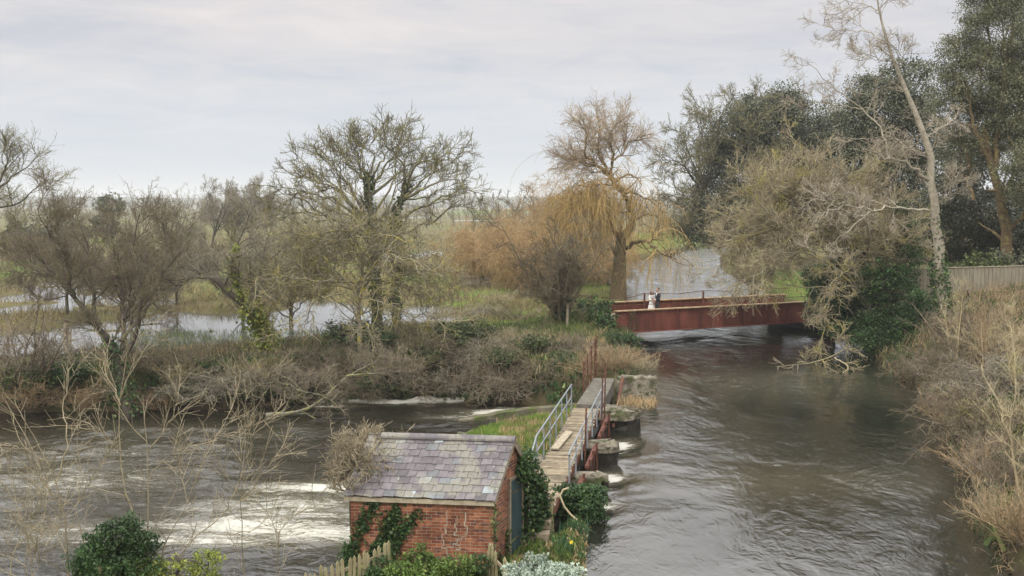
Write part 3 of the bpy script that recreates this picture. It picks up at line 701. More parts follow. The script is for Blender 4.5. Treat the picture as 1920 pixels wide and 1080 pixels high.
def railing(o, ys, h, y0drop):
    r = MB(); zt = zd + h
    r.tube([fbp(ys[0]-y0drop[0], o, zd+y0drop[1]), fbp(ys[0], o, zt), fbp(ys[-1], o, zt)], .026, 8)
    r.tube([fbp(ys[0]-y0drop[0]-.9, o, zd+.02), fbp(ys[0], o, zd+h*.48), fbp(ys[-1], o, zd+h*.48)] if o < 0 else [fbp(ys[0], o, zd+h*.48), fbp((ys[0]+ys[-1])/2, o, zd+h*.48), fbp(ys[-1], o, zd+h*.48)], .022, 8)
    ro = r.build('railing', M['galv'], fbdg, smooth=True)
    for y in ys:
        p = MB(); p.beam(fbp(y, o, zd-.22), fbp(y, o, zt), .045, .045, up=(0,1,0)); p.build('post', M['galv'], ro)
railing(-.56, np.linspace(28.3, 36.5, 7), .92, (.9, .62))
railing(.56, np.linspace(27.0, 37.8, 8), .80, (.12, .75))
# loose split board on the deck
lb = MB(); zz = zd + .062; lb.hexa([fbp(30.2,-.42,zz-.02), fbp(30.2,-.18,zz-.02), fbp(32.5,-.02,zz-.01), fbp(32.7,-.27,zz-.02), fbp(30.2,-.42,zz+.02), fbp(30.2,-.18,zz+.02), fbp(32.5,-.02,zz+.03), fbp(32.7,-.27,zz+.02)])
tag(lb.build('loose_board', M['board'], None, loc=tuple(fbp(31.2,-.2,zd+.04))), 'pale splintered board lying loose on the footbridge planks', 'board')
# sluice gates: red-brown panels and wooden frames under the river side, between the piers
ylist = ((26.2, 28.3, 'lowest'), (29.6, 32.0, 'middle'), (33.4, 36.6, 'far'))
for (ya, yb, w) in ylist:
    t = thing('sluice_gate', {'lowest': 'rusty red sluice gate nearest the ivy mound, half hidden', 'middle': 'rusty red sluice gate between the two nearer stone piers', 'far': 'rusty red sluice gate before the grassy stone pier'}[w], 'sluice gate', tuple(fbp((ya+yb)/2, .75, 0)), 'sluice gates under the footbridge')
    g = MB(); g.beam(fbp(ya, .74, -.45), fbp(yb, .74, -.45), .09, 1.5); g.build('panel', M['wet_shade_stone'], t)
    g = MB(); g.beam(fbp(ya-.1, .78, .62), fbp(yb+.1, .78, .62), .12, .10); g.build('beam', M['redoxide'], t)
    for y in np.linspace(ya + .15, yb - .15, 3):
        p = MB(); p.beam(fbp(y, .86, -.5), fbp(y, .84, .80), .075, .07, up=(0,1,0)); p.build('post', M['rust'], t)
# weir wall under the deck (masonry the deck and gates stand on)
ww = MB(); ww.beam(fbp(25.3, 0, -1.1), fbp(43, 0, -1.1), .9, 2.6); tag(ww.build('weir_wall', M['wet_shade_stone'], None, loc=tuple(fbp(33, 0, 0))), 'dark wet masonry weir wall beneath the footbridge', 'weir')
# stone piers with rounded upstream noses
def pier(label, y, half, out, zt, seed, grass=False):
    rg = np.random.default_rng(seed); t = thing('stone_pier', label, 'pier', tuple(fbp(y, 1.0, 0)), 'stone piers along the footbridge')
    outl = [(.35, -half), (out - half*.9, -half)] + [(out - half*.9 + half*.95*math.cos(a), half*math.sin(a)) for a in np.linspace(-1.3, 1.3, 7)] + [(out - half*.9, half), (.35, half)]
    ring = lambda z, g: [fbp(y + v * g + (rg.normal(0, .05)), u * (1 + (g - 1) * .3) + rg.normal(0, .05), z + rg.normal(0, .04)) for u, v in outl]
    n = len(outl); m1 = MB(); R_ = [ring(-1.6, 1.0), ring(-.2, 1.0), ring(.1, .98), ring(.36, 1.0)]
    for a, b in zip(R_[:-1], R_[1:]): m1.poly(a + b, [(i, (i+1) % n, n + (i+1) % n, n + i) for i in range(n)])
    m1.build('base', M['wet_shade_stone'], t)  # base coloured near black for the shaded hollow under the cap
    m1 = MB(); R_ = [ring(.33, 1.03), ring(zt - .1, 1.05), ring(zt, .95), ring(zt + .05, .5)]
    R_[0] = [np.array([*p[:2], .352]) for p in R_[0]]
    for a, b in zip(R_[:-1], R_[1:]): m1.poly(a + b, [(i, (i+1) % n, n + (i+1) % n, n + i) for i in range(n)])
    m1.poly(R_[-1], [tuple(range(n))]); m1.poly(R_[0], [tuple(range(n - 1, -1, -1))])
    m1.build('cap', M['stone'], t)
    return t
pier('low stone pier nearest the ivy mound, its nose darkest', 29.0, .36, 1.45, .55, 41)
pier('middle stone pier with white flecked top and moss', 32.7, .38, 1.45, .6, 42)
pier('broad stone pier topped with dry grass at the far end of the planks', 37.9, .62, 1.9, .7, 43)
for y, o, h, L in ((30.4, .62, 1.35, 'thin rusty rod standing in the middle of the right railing'), (35.0, .70, 1.5, 'rusty rod beside the pier topped with dry grass'), (36.6, .66, 1.75, 'tall rusty rod at the far end of the right railing')):
    p = MB(); p.beam(fbp(y, o, zd-.5), fbp(y+.03, o+.03, zd+h), .05, .05, up=(0,1,0)); tag(p.build('rusty_post', M['rust'], None, loc=tuple(fbp(y, o, zd))), L, 'post')
p = MB(); p.beam(fbp(37.2, .95, zd-.8), fbp(39.2, 1.15, zd+.75), .09, .07); tag(p.build('leaning_post', M['rust'], None, loc=tuple(fbp(37.2, .95, .1))), 'brown timber leaning outwards beside the grassy pier', 'post')
# concrete path beyond the planks and its abutment wall
cp = MB(); cp.hexa([fbp(37.6,-.5,.3), fbp(37.6,.5,.3), fbp(43.2,.5,.3), fbp(43.2,-.4,.3), fbp(37.6,-.5,.86), fbp(37.6,.5,.86), fbp(43.2,.5,.9), fbp(43.2,-.4,.9)])
kind(cp.build('path', M['path'], None), 'structure')
rr = thing('rusty_railing', 'short rusty iron railing beside the far end of the path', 'railing', tuple(fbp(44, -.6, .9)))
r = MB(); pts = [(41.2, 0), (45.5, .35)]
for f in (.5, 1.0): r.tube([fbp(41.2,-.62,.9+.95*f), fbp(43.5,-.62,.95+1.0*f), fbp(46.5,-.62,1.05+1.2*f)], .03, 6)
r.build('rail', M['rust'], rr)
for y in (41.2, 42.6, 44.2, 45.8, 46.4):
    p = MB(); p.beam(fbp(y, -.62, .2), fbp(y, -.62, 1.9 + .08*(y-41)), .06, .06, up=(0,1,0)); p.build('post', M['rust'], rr)
def wall(label, pts, w, zt, zb, m='concrete', rag=.03, seed=1, zt2=None, name='river_wall', cat='wall'):
    rg = np.random.default_rng(seed); P = resample(pts, 14) if len(pts) > 1 else pts; b = MB(); d = np.gradient(P, axis=0)[:, :2]; d /= np.linalg.norm(d, axis=1, keepdims=True); nr = np.stack([d[:, 1], -d[:, 0]], 1) * w / 2
    R_ = []
    for i_, (p, q) in enumerate(zip(P, nr)):
        j = rg.normal(0, rag, 2); z = zt + j[0] + ((zt2 - zt) * i_ / 13 if zt2 is not None else 0)
        R_.append([(p[0]+q[0], p[1]+q[1], zb), (p[0]+q[0]*(1+j[1]), p[1]+q[1], z-.04), (p[0]+q[0]*.7, p[1]+q[1]*.7, z), (p[0]-q[0]*.7, p[1]-q[1]*.7, z), (p[0]-q[0], p[1]-q[1]*(1+j[1]), z-.04), (p[0]-q[0], p[1]-q[1], zb)])
    for a, c in zip(R_[:-1], R_[1:]): b.poly(a + c, [(i, i+1, i+7, i+6) for i in range(5)])
    b.poly(R_[0], [(5,4,3,2,1,0)]); b.poly(R_[-1], [(0,1,2,3,4,5)])
    return tag(b.build(name, M[m], None, loc=tuple(P[0])), label, cat)
wall('long low concrete wall along the bank behind the grassy spit', [at_z(862,768,-.75), at_z(960,757,-.75), at_z(1040,748,-.6), at_z(1092,738,-.35)], .4, -1.2, -2.4, 'mossy', .03, 5, zt2=-.8)
wall('pale concrete block wall jutting into the river beside the path', [fbp(43.6,.55,0), fbp(43.9,2.3,0)], .55, .95, -1.4, 'stone', seed=6)
wall('pale stone edge along the near side of the grassy spit', [at_z(940,828,-.9), at_z(990,824,-.8), at_z(1062,820,-.6)], .4, -.72, -2., 'stone', .05, 7)
wall('thin stone edging at the left tip of the grassy spit', [at_z(858,813,-1.0), at_z(900,810,-.9), at_z(930,806,-.9)], .3, -.88, -2., 'stone', .04, 8)
# rocks at the foot of the weir
def rock(label, p, s, seed, m='stone'):
    bmh = bmesh.new(); bmesh.ops.create_icosphere(bmh, subdivisions=2, radius=1.)
    rg = np.random.default_rng(seed); k = rg.uniform(.7, 1.3, 3) * s
    for v in bmh.verts:
        n = .75 + .5 * float(vnoise(np.array([v.co.x * 1.6 + seed]), np.array([v.co.y * 1.6 + v.co.z]), seed)[0]); v.co = Vector((v.co.x * k[0], v.co.y * k[1], v.co.z * k[2] * .7)) * n
    me = bpy.data.meshes.new('rock'); bmh.to_mesh(me); bmh.free(); me.materials.append(M[m]); o = bpy.data.objects.new('rock', me); C.objects.link(o); o.location = p
    return tag(o, label, 'rock', 'rocks at the foot of the weir')
for k, (px, py, s) in enumerate(((1003, 842, .28), (1018, 850, .34), (1008, 862, .3), (985, 846, .22), (1026, 866, .3), (1000, 855, .2))):
    rock('pale wet rock in the white water between shed and footbridge', tuple(at_z(px, py, -1.05)), s, 60 + k)

# ------------------------------------------------------------------ rusty girder bridge
A = np.array([6.25, 59.9]); B = np.array([21.6, 66.8]); bd = (B - A) / np.linalg.norm(B - A); bnn = np.array([-bd[1], bd[0]]); LB = np.linalg.norm(B - A)
def bp(s, t, z): q = A + bd * s + bnn * t; return np.array([q[0], q[1], z])
brg = thing('girder_bridge', 'rust red plate girder bridge across the river', 'bridge', tuple(bp(LB/2, 2.4, .7)))
for t0, s0 in ((0, 0), (4.9, 1.2)):
    g = MB(); e_ = [s0] + [s0 + .9 + k * 1.72 for k in range(10) if s0 + .9 + k * 1.72 < LB] + [LB]
    for a_, b__ in zip(e_[:-1], e_[1:]): g.beam(bp(a_,t0,1.37), bp(b__ - .004,t0,1.37), .03, 1.28, t=random.Random(int(a_ * 100)).uniform(.1, .9))
    go = g.build('girder', M['girder'], brg)
    for zz, wd in ((2.05, .34), (.72, .34)):
        f = MB(); f.beam(bp(s0-.05,t0,zz), bp(LB+.05,t0,zz), wd, .06); f.build('flange', M['flange'] if zz > 1 else M['girder'], go)
    for k in range(10):
        s = s0 + .9 + k * 1.72
        if s > LB: break
        for sd in (-1, 1):
            f = MB(); f.beam(bp(s,t0+sd*.095,.78), bp(s,t0+sd*.095,2.01), .08, .15, t=.15, up=(bnn[0],bnn[1],0)); f.build('stiffener', M['girder'], go)
g = MB(); g.hexa([bp(0,.05,1.2), bp(LB,.05,1.2), bp(LB,4.85,1.2), bp(0,4.85,1.2), bp(0,.05,1.38), bp(LB,.05,1.38), bp(LB,4.85,1.38), bp(0,4.85,1.38)]); g.build('deck', M['wood'], brg)
g = MB(); g.tube([bp(-.3,.3,2.36), bp(5,.3,2.33), bp(10,.3,2.36), bp(LB,.3,2.36)], .02, 6); rl = g.build('handrail', M['rust'], brg)
for s in (.2, 5.2, 10.2, 15): p = MB(); p.beam(bp(s,.3,1.38), bp(s,.3,2.36), .05, .05, up=(0,1,0)); p.build('post', M['rust'], rl)
g = MB(); ptsr = []
ps = (.9, 4.9, 9.6, 14.2)
g.tube([bp(-1.2,4.6,2.5), bp(.9,4.6,2.52), bp(1.5,4.6,2.45), bp(3.0,4.6,2.28), bp(4.0,4.6,2.38), bp(4.9,4.6,2.6), bp(7.5,4.6,2.45), bp(9.6,4.6,2.6), bp(12,4.6,2.48), bp(14.2,4.6,2.6), bp(LB,4.6,2.5)], .022, 6); rl = g.build('handrail', M['rust'], brg)
for s in ps: p = MB(); p.beam(bp(s,4.6,1.38), bp(s,4.6,2.62), .12, .10, up=(0,1,0)); p.build('post', M['rust'], rl)
for s0, s1, L in ((-1.4, .7, 'ivy-grown masonry abutment under the left end of the rusty bridge'), (LB-1.2, LB+1.2, 'masonry abutment under the far right end of the rusty bridge')):
    b_ = MB(); b_.hexa([bp(s0,-.3,-1.5), bp(s1,-.3,-1.5), bp(s1,5.2,-1.5), bp(s0,5.2,-1.5), bp(s0,-.3,.66), bp(s1,-.3,.66), bp(s1,5.2,.66), bp(s0,5.2,.66)])
    tag(b_.build('bridge_abutment', M['wet_shade_stone'], None, loc=tuple(bp(s0, 2, 0))), L, 'abutment')
ivy_patch('abutment_ivy', 'ivy draped over the left end of the rusty bridge', [[bp(-.4,-.1,.3),bp(-.5,-.15,1.2),bp(-.5,0,2.1)], [bp(-.8,-.2,.3),bp(-.9,0,1.6),bp(-.6,.6,2.2)], [bp(-.6,1.5,1.2),bp(-.8,1.5,2.2),bp(.3,1.2,2.3)], [bp(-.9,3.5,1.2),bp(-.6,3.6,2.1),bp(.6,4.3,2.1)], [bp(.3,-.15,.2),bp(.4,-.2,.6)]], 2200, (.28,.22,.22), .16, 'ivy', 71)
ivy_patch('abutment_ivy', 'brown creeper hanging on the first rusty girder panel', [[bp(.8,-.2,.8),bp(1.0,-.2,1.5),bp(1.1,-.2,2.1)], [bp(1.3,-.2,.9),bp(1.2,-.2,1.9)]], 160, (.15,.05,.2), .07, 'under', 72)
# ------------------------------------------------------------------ panel fence on the right bank
fa, fbn = at_y(1690, 505, 60.5), at_y(2120, 494, 60.5)
pf = thing('panel_fence', 'long grey-brown vertical board fence on the wooded right bank', 'fence', (fa[0], fa[1], fa[2] - 1.8))
q = MB(); n = 120; rg = np.random.default_rng(77)
for k in range(n):
    x0 = fa[0] + (fbn[0]-fa[0]) * k / n; x1 = fa[0] + (fbn[0]-fa[0]) * (k + .93) / n; zt = fa[2] + (fbn[2]-fa[2]) * k / n + rg.normal(0, .004); dy = .02 * (k % 2)
    q.box(x0, 60.5 + dy, zt - 2.6, x1, 60.52 + dy, zt, 0, rg.uniform())
q.build('boards', M['panel'], pf)
q = MB(); q.beam((fa[0], 60.5, fa[2] + .03), (fbn[0], 60.5, fbn[2] + .03), .09, .04); q.build('capping', M['board'], pf)
# posts out in the flood
for px, py, h, L in ((122, 655, 1.5, 'leaning wooden post standing at the flood edge'), (131, 652, 1.0, 'short wooden post right beside a taller one at the flood edge'), (818, 617, .9, 'small wooden post at the flood edge before the meadow'), (1063, 612, 1.3, 'thin wooden post in front of the dark thorn bush')):
    p = on_ground(px, py); b_ = MB(); b_.beam(p - [0,0,.4], p + [.04,0,h], .13, .13, up=(0,1,0)); tag(b_.build('fence_post', M['wood'], None, loc=tuple(p)), L, 'post')
p = MB(); q0 = at_y(1037, 990, 24.4); p.beam((q0[0], q0[1], .1), (q0[0]-.06, q0[1], 1.25), .08, .08, up=(0,1,0)); tag(p.build('fence_post', M['fence'], None, loc=tuple(q0)), 'mossy wooden post beside the ivy mound at the end of the planks', 'post')
p = MB(); q0 = at_y(992, 1062, 21.8); p.beam((q0[0], q0[1], -.1), (q0[0]+.02, q0[1], .62), .07, .07, up=(0,1,0)); tag(p.build('fence_post', M['fence'], None, loc=tuple(q0)), 'short stub of a wooden post behind the silver shrub', 'post')
# ------------------------------------------------------------------ bride and groom on the bridge
def skin(name, pts, edges, radii, m, parent=None, sub=2, root=0, loc=None):
    me = bpy.data.meshes.new(name); me.from_pydata([tuple(p) for p in pts], edges, []); o = bpy.data.objects.new('tmp', me); C.objects.link(o)
    o.modifiers.new('s', 'SKIN'); sk = me.skin_vertices[0].data
    for v, r in zip(sk, radii): v.radius = (r, r) if not isinstance(r, tuple) else r
    sk[root].use_root = True
    s = o.modifiers.new('u', 'SUBSURF'); s.levels = s.render_levels = sub
    dg = bpy.context.evaluated_depsgraph_get(); me2 = bpy.data.meshes.new_from_object(o.evaluated_get(dg)); me2.name = name
    bpy.data.objects.remove(o); me2.materials.clear(); me2.materials.append(m)
    me2.polygons.foreach_set('use_smooth', np.ones(len(me2.polygons), bool))
    o = bpy.data.objects.new(name, me2); C.objects.link(o)
    if parent is not None: o.parent = parent
    return o
def figure(loc, facing, h, label, woman):
    """local frame: x = to the figure's right, y = facing"""
    t = thing('person', label, 'person', loc); t.rotation_euler = (0, 0, facing); k = h / 1.8; del t['_o']
    P, E, Rd = [], [], []
    def add(p, r, link=None): 
        P.append(np.array(p) * k); Rd.append(r * k if not isinstance(r, tuple) else tuple(x * k for x in r))
        if link is not None: E.append((link, len(P) - 1))
        return len(P) - 1
    sw = .155 if woman else .19
    pel = add((0,0,.95), (.15,.11)); wst = add((0,.0,1.12), (.125,.095) if woman else (.15,.11), pel); ch = add((0,.0,1.32), (.15,.11) if woman else (.175,.12), wst); nk0 = add((0,.0,1.47), .065, ch); nk = add((0,.015,1.54), .052, nk0)
    hd0 = add((0,.035,1.60), .066, nk); hd1 = add((0,.045,1.68), .085, hd0); hd2 = add((0,.035,1.74), .082, hd1); hd3 = add((0,.03,1.785), .045, hd2)
    add((0,.128,1.672), .012, hd1)                                  # nose
    for s in (-1, 1): add((s*.088,.03,1.675), .014, hd1)            # ears
    for s in (-1, 1):
        hip = add((s*.09,0,.88), .085, pel); kn = add((s*.10,.02,.50), .058, hip); an = add((s*.10,-.02,.09), .042, kn); add((s*.11,.12,.035), .035, an)
        sh_ = add((s*sw,0,1.43), .062, ch); el = add((s*(sw+.06),.02,1.16), .045, sh_)
        if woman: wr = add((s*.09,.23,1.06), .028, el)
        else: wr = add((s*.12,.24,1.05), .031, el)
        pm = add((s*.06,.30,1.03), (.036,.02), wr)
        for f in range(4):
            b = np.array((s*(.06-.012*f+.012), .33, 1.045-.016*f)); a1 = add(b, .010, pm); a2 = add(b + np.array((-s*.02,.032+(.004,.008,.006,0)[f],-.006)), .009, a1); add(b + np.array((-s*.045,.035,-.015)), .0075, a2)
        t1 = add((s*.045,.285,1.07), .011, pm); add((s*.02,.315,1.08), .009, t1)
    skin('body', P, E, Rd, M['skin'], t)
    for s in (-1, 1):
        e = MB(); c = np.array((s*.032,.118,1.692)) * k; e.tube([c - [0,.012*k,0], c + [0,.004*k,0]], [.012*k, .008*k], 8); e.build('eye', M['eye'], t)
    e = MB(); c = np.array((0,.112,1.628)) * k; e.tube([c - [.024*k,0,0], c, c + [.024*k,0,0]], [.004*k, .008*k, .004*k], 6); e.build('mouth', M['lip'], t)
    def lathe(name, prof, m, n=20, yo=0):
        V, Fq = [], []
        for z, rx, ry, y in prof:
            for i in range(n): a = 2*math.pi*i/n; fold = 1 + .03*math.sin(a*7) * (z < .9); V.append((rx*k*fold*math.cos(a), y*k + ry*k*fold*math.sin(a), z*k))
        for r in range(len(prof)-1):
            for i in range(n): j = (i+1) % n; Fq.append((r*n+i, r*n+j, (r+1)*n+j, (r+1)*n+i))
        return mesh(name, V, Fq, m, None, smooth=True)
    if woman:
        d = lathe('dress', [(.03,.36,.36,0), (.3,.31,.30,0), (.6,.25,.23,0), (.9,.195,.165,0), (1.1,.15,.125,0), (1.12,.148,.123,0)], M['white']); d.parent = t
        d = skin('shawl', [np.array(p)*k for p in ((0,0,1.12), (0,0,1.34), (0,0,1.46), (.17,0,1.42), (.23,.03,1.2), (.14,.2,1.13), (-.17,0,1.42), (-.23,.03,1.2), (-.14,.2,1.13))], [(0,1),(1,2),(1,3),(3,4),(4,5),(1,6),(6,7),(7,8)], [(.16*k,.125*k), (.17*k,.13*k), .09*k, .085*k, .075*k, .055*k, .085*k, .075*k, .055*k], M['white'], t)
        V = [(0,.02,1.80), (0,-.045,1.73), (0,-.065,1.60), (0,-.07,1.48), (.085,.02,1.72), (.097,.02,1.58), (.10,.03,1.46), (-.085,.02,1.72), (-.097,.02,1.58), (-.10,.03,1.46)]
        skin('hair', [np.array(p)*k for p in V], [(0,1),(1,2),(2,3),(1,4),(4,5),(5,6),(1,7),(7,8),(8,9)], [.082*k,.10*k,.085*k,.055*k,.05*k,.046*k,.034*k,.05*k,.046*k,.034*k], M['hair_dark'], t)
    else:
        for s in (-1, 1):
            skin('trouser_leg', [np.array(p)*k for p in ((s*.075,0,1.0), (s*.09,0,.86), (s*.10,.02,.5), (s*.10,-.01,.07))], [(0,1),(1,2),(2,3)], [.11*k,.105*k,.08*k,.068*k], M['suit'], t, 1)
            skin('shoe', [np.array(p)*k for p in ((s*.10,-.04,.05), (s*.105,.05,.045), (s*.11,.15,.035))], [(0,1),(1,2)], [.05*k,.048*k,.035*k], M['hair_dark'], t, 1)
        jk = [(0,0,.84), (0,0,1.0), (0,0,1.14), (0,0,1.34), (0,-.005,1.46), (.20,0,1.43), (.255,.02,1.16), (.15,.2,1.06), (-.20,0,1.43), (-.255,.02,1.16), (-.15,.2,1.06)]
        skin('jacket', [np.array(p)*k for p in jk], [(0,1),(1,2),(2,3),(3,4),(3,5),(5,6),(6,7),(3,8),(8,9),(9,10)], [(.19*k,.14*k),(.185*k,.14*k),(.17*k,.13*k),(.20*k,.14*k),.085*k,.08*k,.062*k,.045*k,.08*k,.062*k,.045*k], M['suit'], t)
        skin('shirt_collar', [np.array(p)*k for p in ((0,.075,1.30), (0,.08,1.42), (0,.03,1.52))], [(0,1),(1,2)], [.05*k,.07*k,.066*k], M['white'], t, 1)
        skin('hair', [np.array(p)*k for p in ((0,.06,1.795), (0,.0,1.80), (0,-.04,1.74), (0,-.045,1.66))], [(0,1),(1,2),(2,3)], [.06*k,.09*k,.09*k,.066*k], M['hair_brown'], t)
    return t
pb, pg = at_y(1222, 560, 63.2), at_y(1233.5, 560, 63.1)
figure((pb[0], pb[1], 1.385), R(-150), 1.64, 'dark haired woman in a white wedding dress and shawl facing the camera', True)
figure((pg[0], pg[1], 1.385), R(105), 1.80, 'man in a dark suit turned towards the woman in white', False)
# ------------------------------------------------------------------ trees
def px3(pts, Y):
    return [at_y(p[0], p[1], Y + (p[2] if len(p) > 2 else 0)) for p in pts]
def plant_root(p):    # put the foot of a stem on the ground
    p = np.array(p, float); g = gz(p[0], p[1]); p[2] = g - .25; return p
def L(**k): return k
def tree(name, label, cat, stems, levels, mb, mt, seed, group=None, ntrunk=1, K=14, ivy=None, leaf=None, root=None, jit=.012, crown='crown', sides=(9, 5), trunk='trunk', fuzz=4, slim=.72):
    rg = np.random.default_rng(seed); levels = [dict(l) for l in levels]; stems = [(s[0], s[1] * (1 if i == 0 else slim), s[2] * slim) for i, s in enumerate(stems)]
    for l in levels: l['rr'] = l['rr'] * .85
    if fuzz and len(levels) > 2: e = levels[-1]; levels.append(L(n=fuzz, L=e['L'] * .62, ang=(44,15), K=3, w=.2, tr=e['tr'] if 'tr' in e else (0,0,0), rr=.75, tip=e['tip'] * .8))
    P, Rr = stemset(stems, K, rg, jit)
    base = P[0, 0] if root is None else np.array(root)
    t = thing(name, label, cat, tuple(base), group)
    sets = [(P, Rr)]; prev = (P, Rr); allsets = [prev]
    for lv in levels:
        lv = dict(lv); src = lv.pop('src', None); prev = grow(*(allsets[src] if src is not None else prev), rg, **lv); allsets.append(prev)
    tr = allsets[:1 + ntrunk]; V, Q, tn = tubes_tone(tr, [sides[0]] + [sides[1]] * ntrunk, rg); mesh(trunk, V, Q, M[mb], t, tone=tn, smooth=True)
    cr = allsets[1 + ntrunk:]
    if cr: V, Q, tn = tubes_tone(cr, [4 if i == 0 and len(cr) > 2 else 3 for i in range(len(cr))], rg); mesh(crown, V, Q, M[mt], t, tone=tn, smooth=True)
    if ivy:
        c = np.vstack([around(P[i['idx']], Rr[i['idx']], i['n'], i['spread'], rg, i['t']) for i in ivy]); V, Q, tn = leaves(c, ivy[0]['size'], rg, .85); mesh('ivy', V, Q, M[ivy[0].get('mat', 'ivy')], t, tone=tn)
    if leaf:
        c = leaf['pts'](rg, allsets) if callable(leaf['pts']) else leaf['pts']
        V, Q, tn = leaves(c, leaf['size'], rg, leaf.get('aspect', .55)); mesh('foliage', V, Q, M[leaf['mat']], t, tone=tn)
    return t
def L(**k): return k

rgd = np.random.default_rng(1010)
def dome(c, rx, ry, a0, a1, n, starts, Y, r0, dz=4., bend=.12, seed=0, wt_=.5):
    """limbs from the given starts (px) out to an elliptical crown outline (px), in depth as well"""
    rd = np.random.default_rng(seed); out = []
    for k, a in enumerate(np.linspace(math.radians(a0), math.radians(a1), n)):
        a += rd.normal(0, .06); f = rd.uniform(.72, 1.0); e = np.array([c[0] + rx * f * math.cos(a), c[1] - ry * f * math.sin(a)])
        s0 = np.array(min(starts, key=lambda q: abs(q[0] - e[0]) * wt_ + rd.uniform(0, 60)), float); d = rd.uniform(-dz, dz) * (1.25 - f)
        m = s0 * .55 + e * .45 + np.array([rd.normal(0, 8), -bend * abs(e[0] - s0[0]) * .6 + rd.normal(0, 6)]); m2 = s0 * .25 + e * .75 + np.array([rd.normal(0, 7), -bend * abs(e[0] - s0[0]) * .5 + rd.normal(0, 6)])
        out.append((px3([tuple(s0), (*m, d * .5), (*m2, d * .8), (*e, d)], Y), r0 * rd.uniform(.75, 1.1), .018))
    return out
# --- big spreading ash in the middle, ivy on its two stems
Y = 55.5
st = [([plant_root(at_y(706,640,Y)), *px3([(706,571),(702,465),(692,375),(690,323)],Y)], .36, .16), ([plant_root(at_y(742,632,Y+.4)), *px3([(741,520),(741,441),(742,408),(757,368),(768,345)],Y+.4)], .33, .17),
      ]
st += dome((703,352), 215, 128, -16, 196, 22, [(690,370),(695,420),(700,450),(742,412),(757,372),(741,440)], Y, .14, 6, seed=5, wt_=.06) + dome((710,350), 130, 128, 40, 140, 5, [(690,345),(760,360)], Y, .11, 5, seed=6, wt_=.05)
tree('ash_tree', 'large spreading bare tree with ivy climbing its two stems', 'tree', st, [L(n=7, L=1.5, t=(.38,1), ang=(36,12), K=8, w=.11, tr=(0,0,.03), rr=.6, tip=.016), L(n=6, L=.95, ang=(40,12), K=6, w=.13, tr=(0,0,.03), rr=.66, tip=.011), L(n=5, L=.5, ang=(38,12), K=4, w=.14, tr=(0,0,.05), rr=.75, tip=.009)], 'ash', 'ash_twig', 101, fuzz=0,
     ivy=[dict(idx=[0], n=1500, spread=.12, size=.15, t=(.1,1)), dict(idx=[1], n=1500, spread=.11, size=.15, t=(.1,.98)), dict(idx=[1], n=900, spread=.24, size=.15, t=(.55,.75))])
# --- low lichen-yellow tree in front of it
Y = 51.5
hub = at_y(676, 640, Y)
st = [([plant_root(hub), *px3([(672,583),(664,545),(643,522,-.5),(627,505,-1)],Y)], .17, .05), (px3([(672,590),(684,526),(676,470),(664,440),(690,400)],Y), .11, .03), (px3([(676,560),(692,530,.5),(733,529,1),(781,551,1.5),(820,575,2)],Y), .09, .02),
      (px3([(643,522),(610,525,-1),(565,522,-2),(520,517,-3),(480,520,-4)],Y), .08, .015), (px3([(627,505),(600,470,1),(575,430,2),(560,400,3)],Y), .08, .02), (px3([(660,432),(620,433,-1),(560,440,-2),(500,438,-3)],Y), .06, .015),
      (px3([(668,445),(720,440,-1),(770,455,-2),(810,480,-3)],Y), .06, .015), (px3([(684,526),(720,480,-2),(770,490,-3),(830,520,-4)],Y), .06, .015), (px3([(672,575),(690,610,-2),(697,650,-3),(702,700,-3.4)],Y), .06, .02), (px3([(650,545),(600,560,-2),(560,600,-3),(520,625,-4)],Y), .06, .015), (px3([(676,560),(740,575,-2.5),(800,600,-3.5),(850,600,-4)],Y), .06, .015), (px3([(676,470),(640,410,-2),(600,380,-3)],Y), .05, .015)]
st += dome((672,545), 200, 135, -22, 202, 20, [(672,590),(664,545),(643,522),(684,526),(676,480)], Y, .06, 4, .15, 9, wt_=.15)
tree('lichened_tree', 'low crooked pale tree with yellow lichened twigs in front of the spreading ash', 'tree', st, [L(n=9, L=1.7, ang=(45,16), K=8, w=.17, tr=(0,0,-.01), rr=.6, tip=.015), L(n=7, L=1.2, ang=(45,16), K=6, w=.2, tr=(0,0,.01), rr=.66, tip=.011), L(n=4, L=.5, ang=(45,14), K=4, w=.2, tr=(0,0,.02), rr=.7, tip=.008)], 'lichen', 'lichen_twig', 102, fuzz=0)
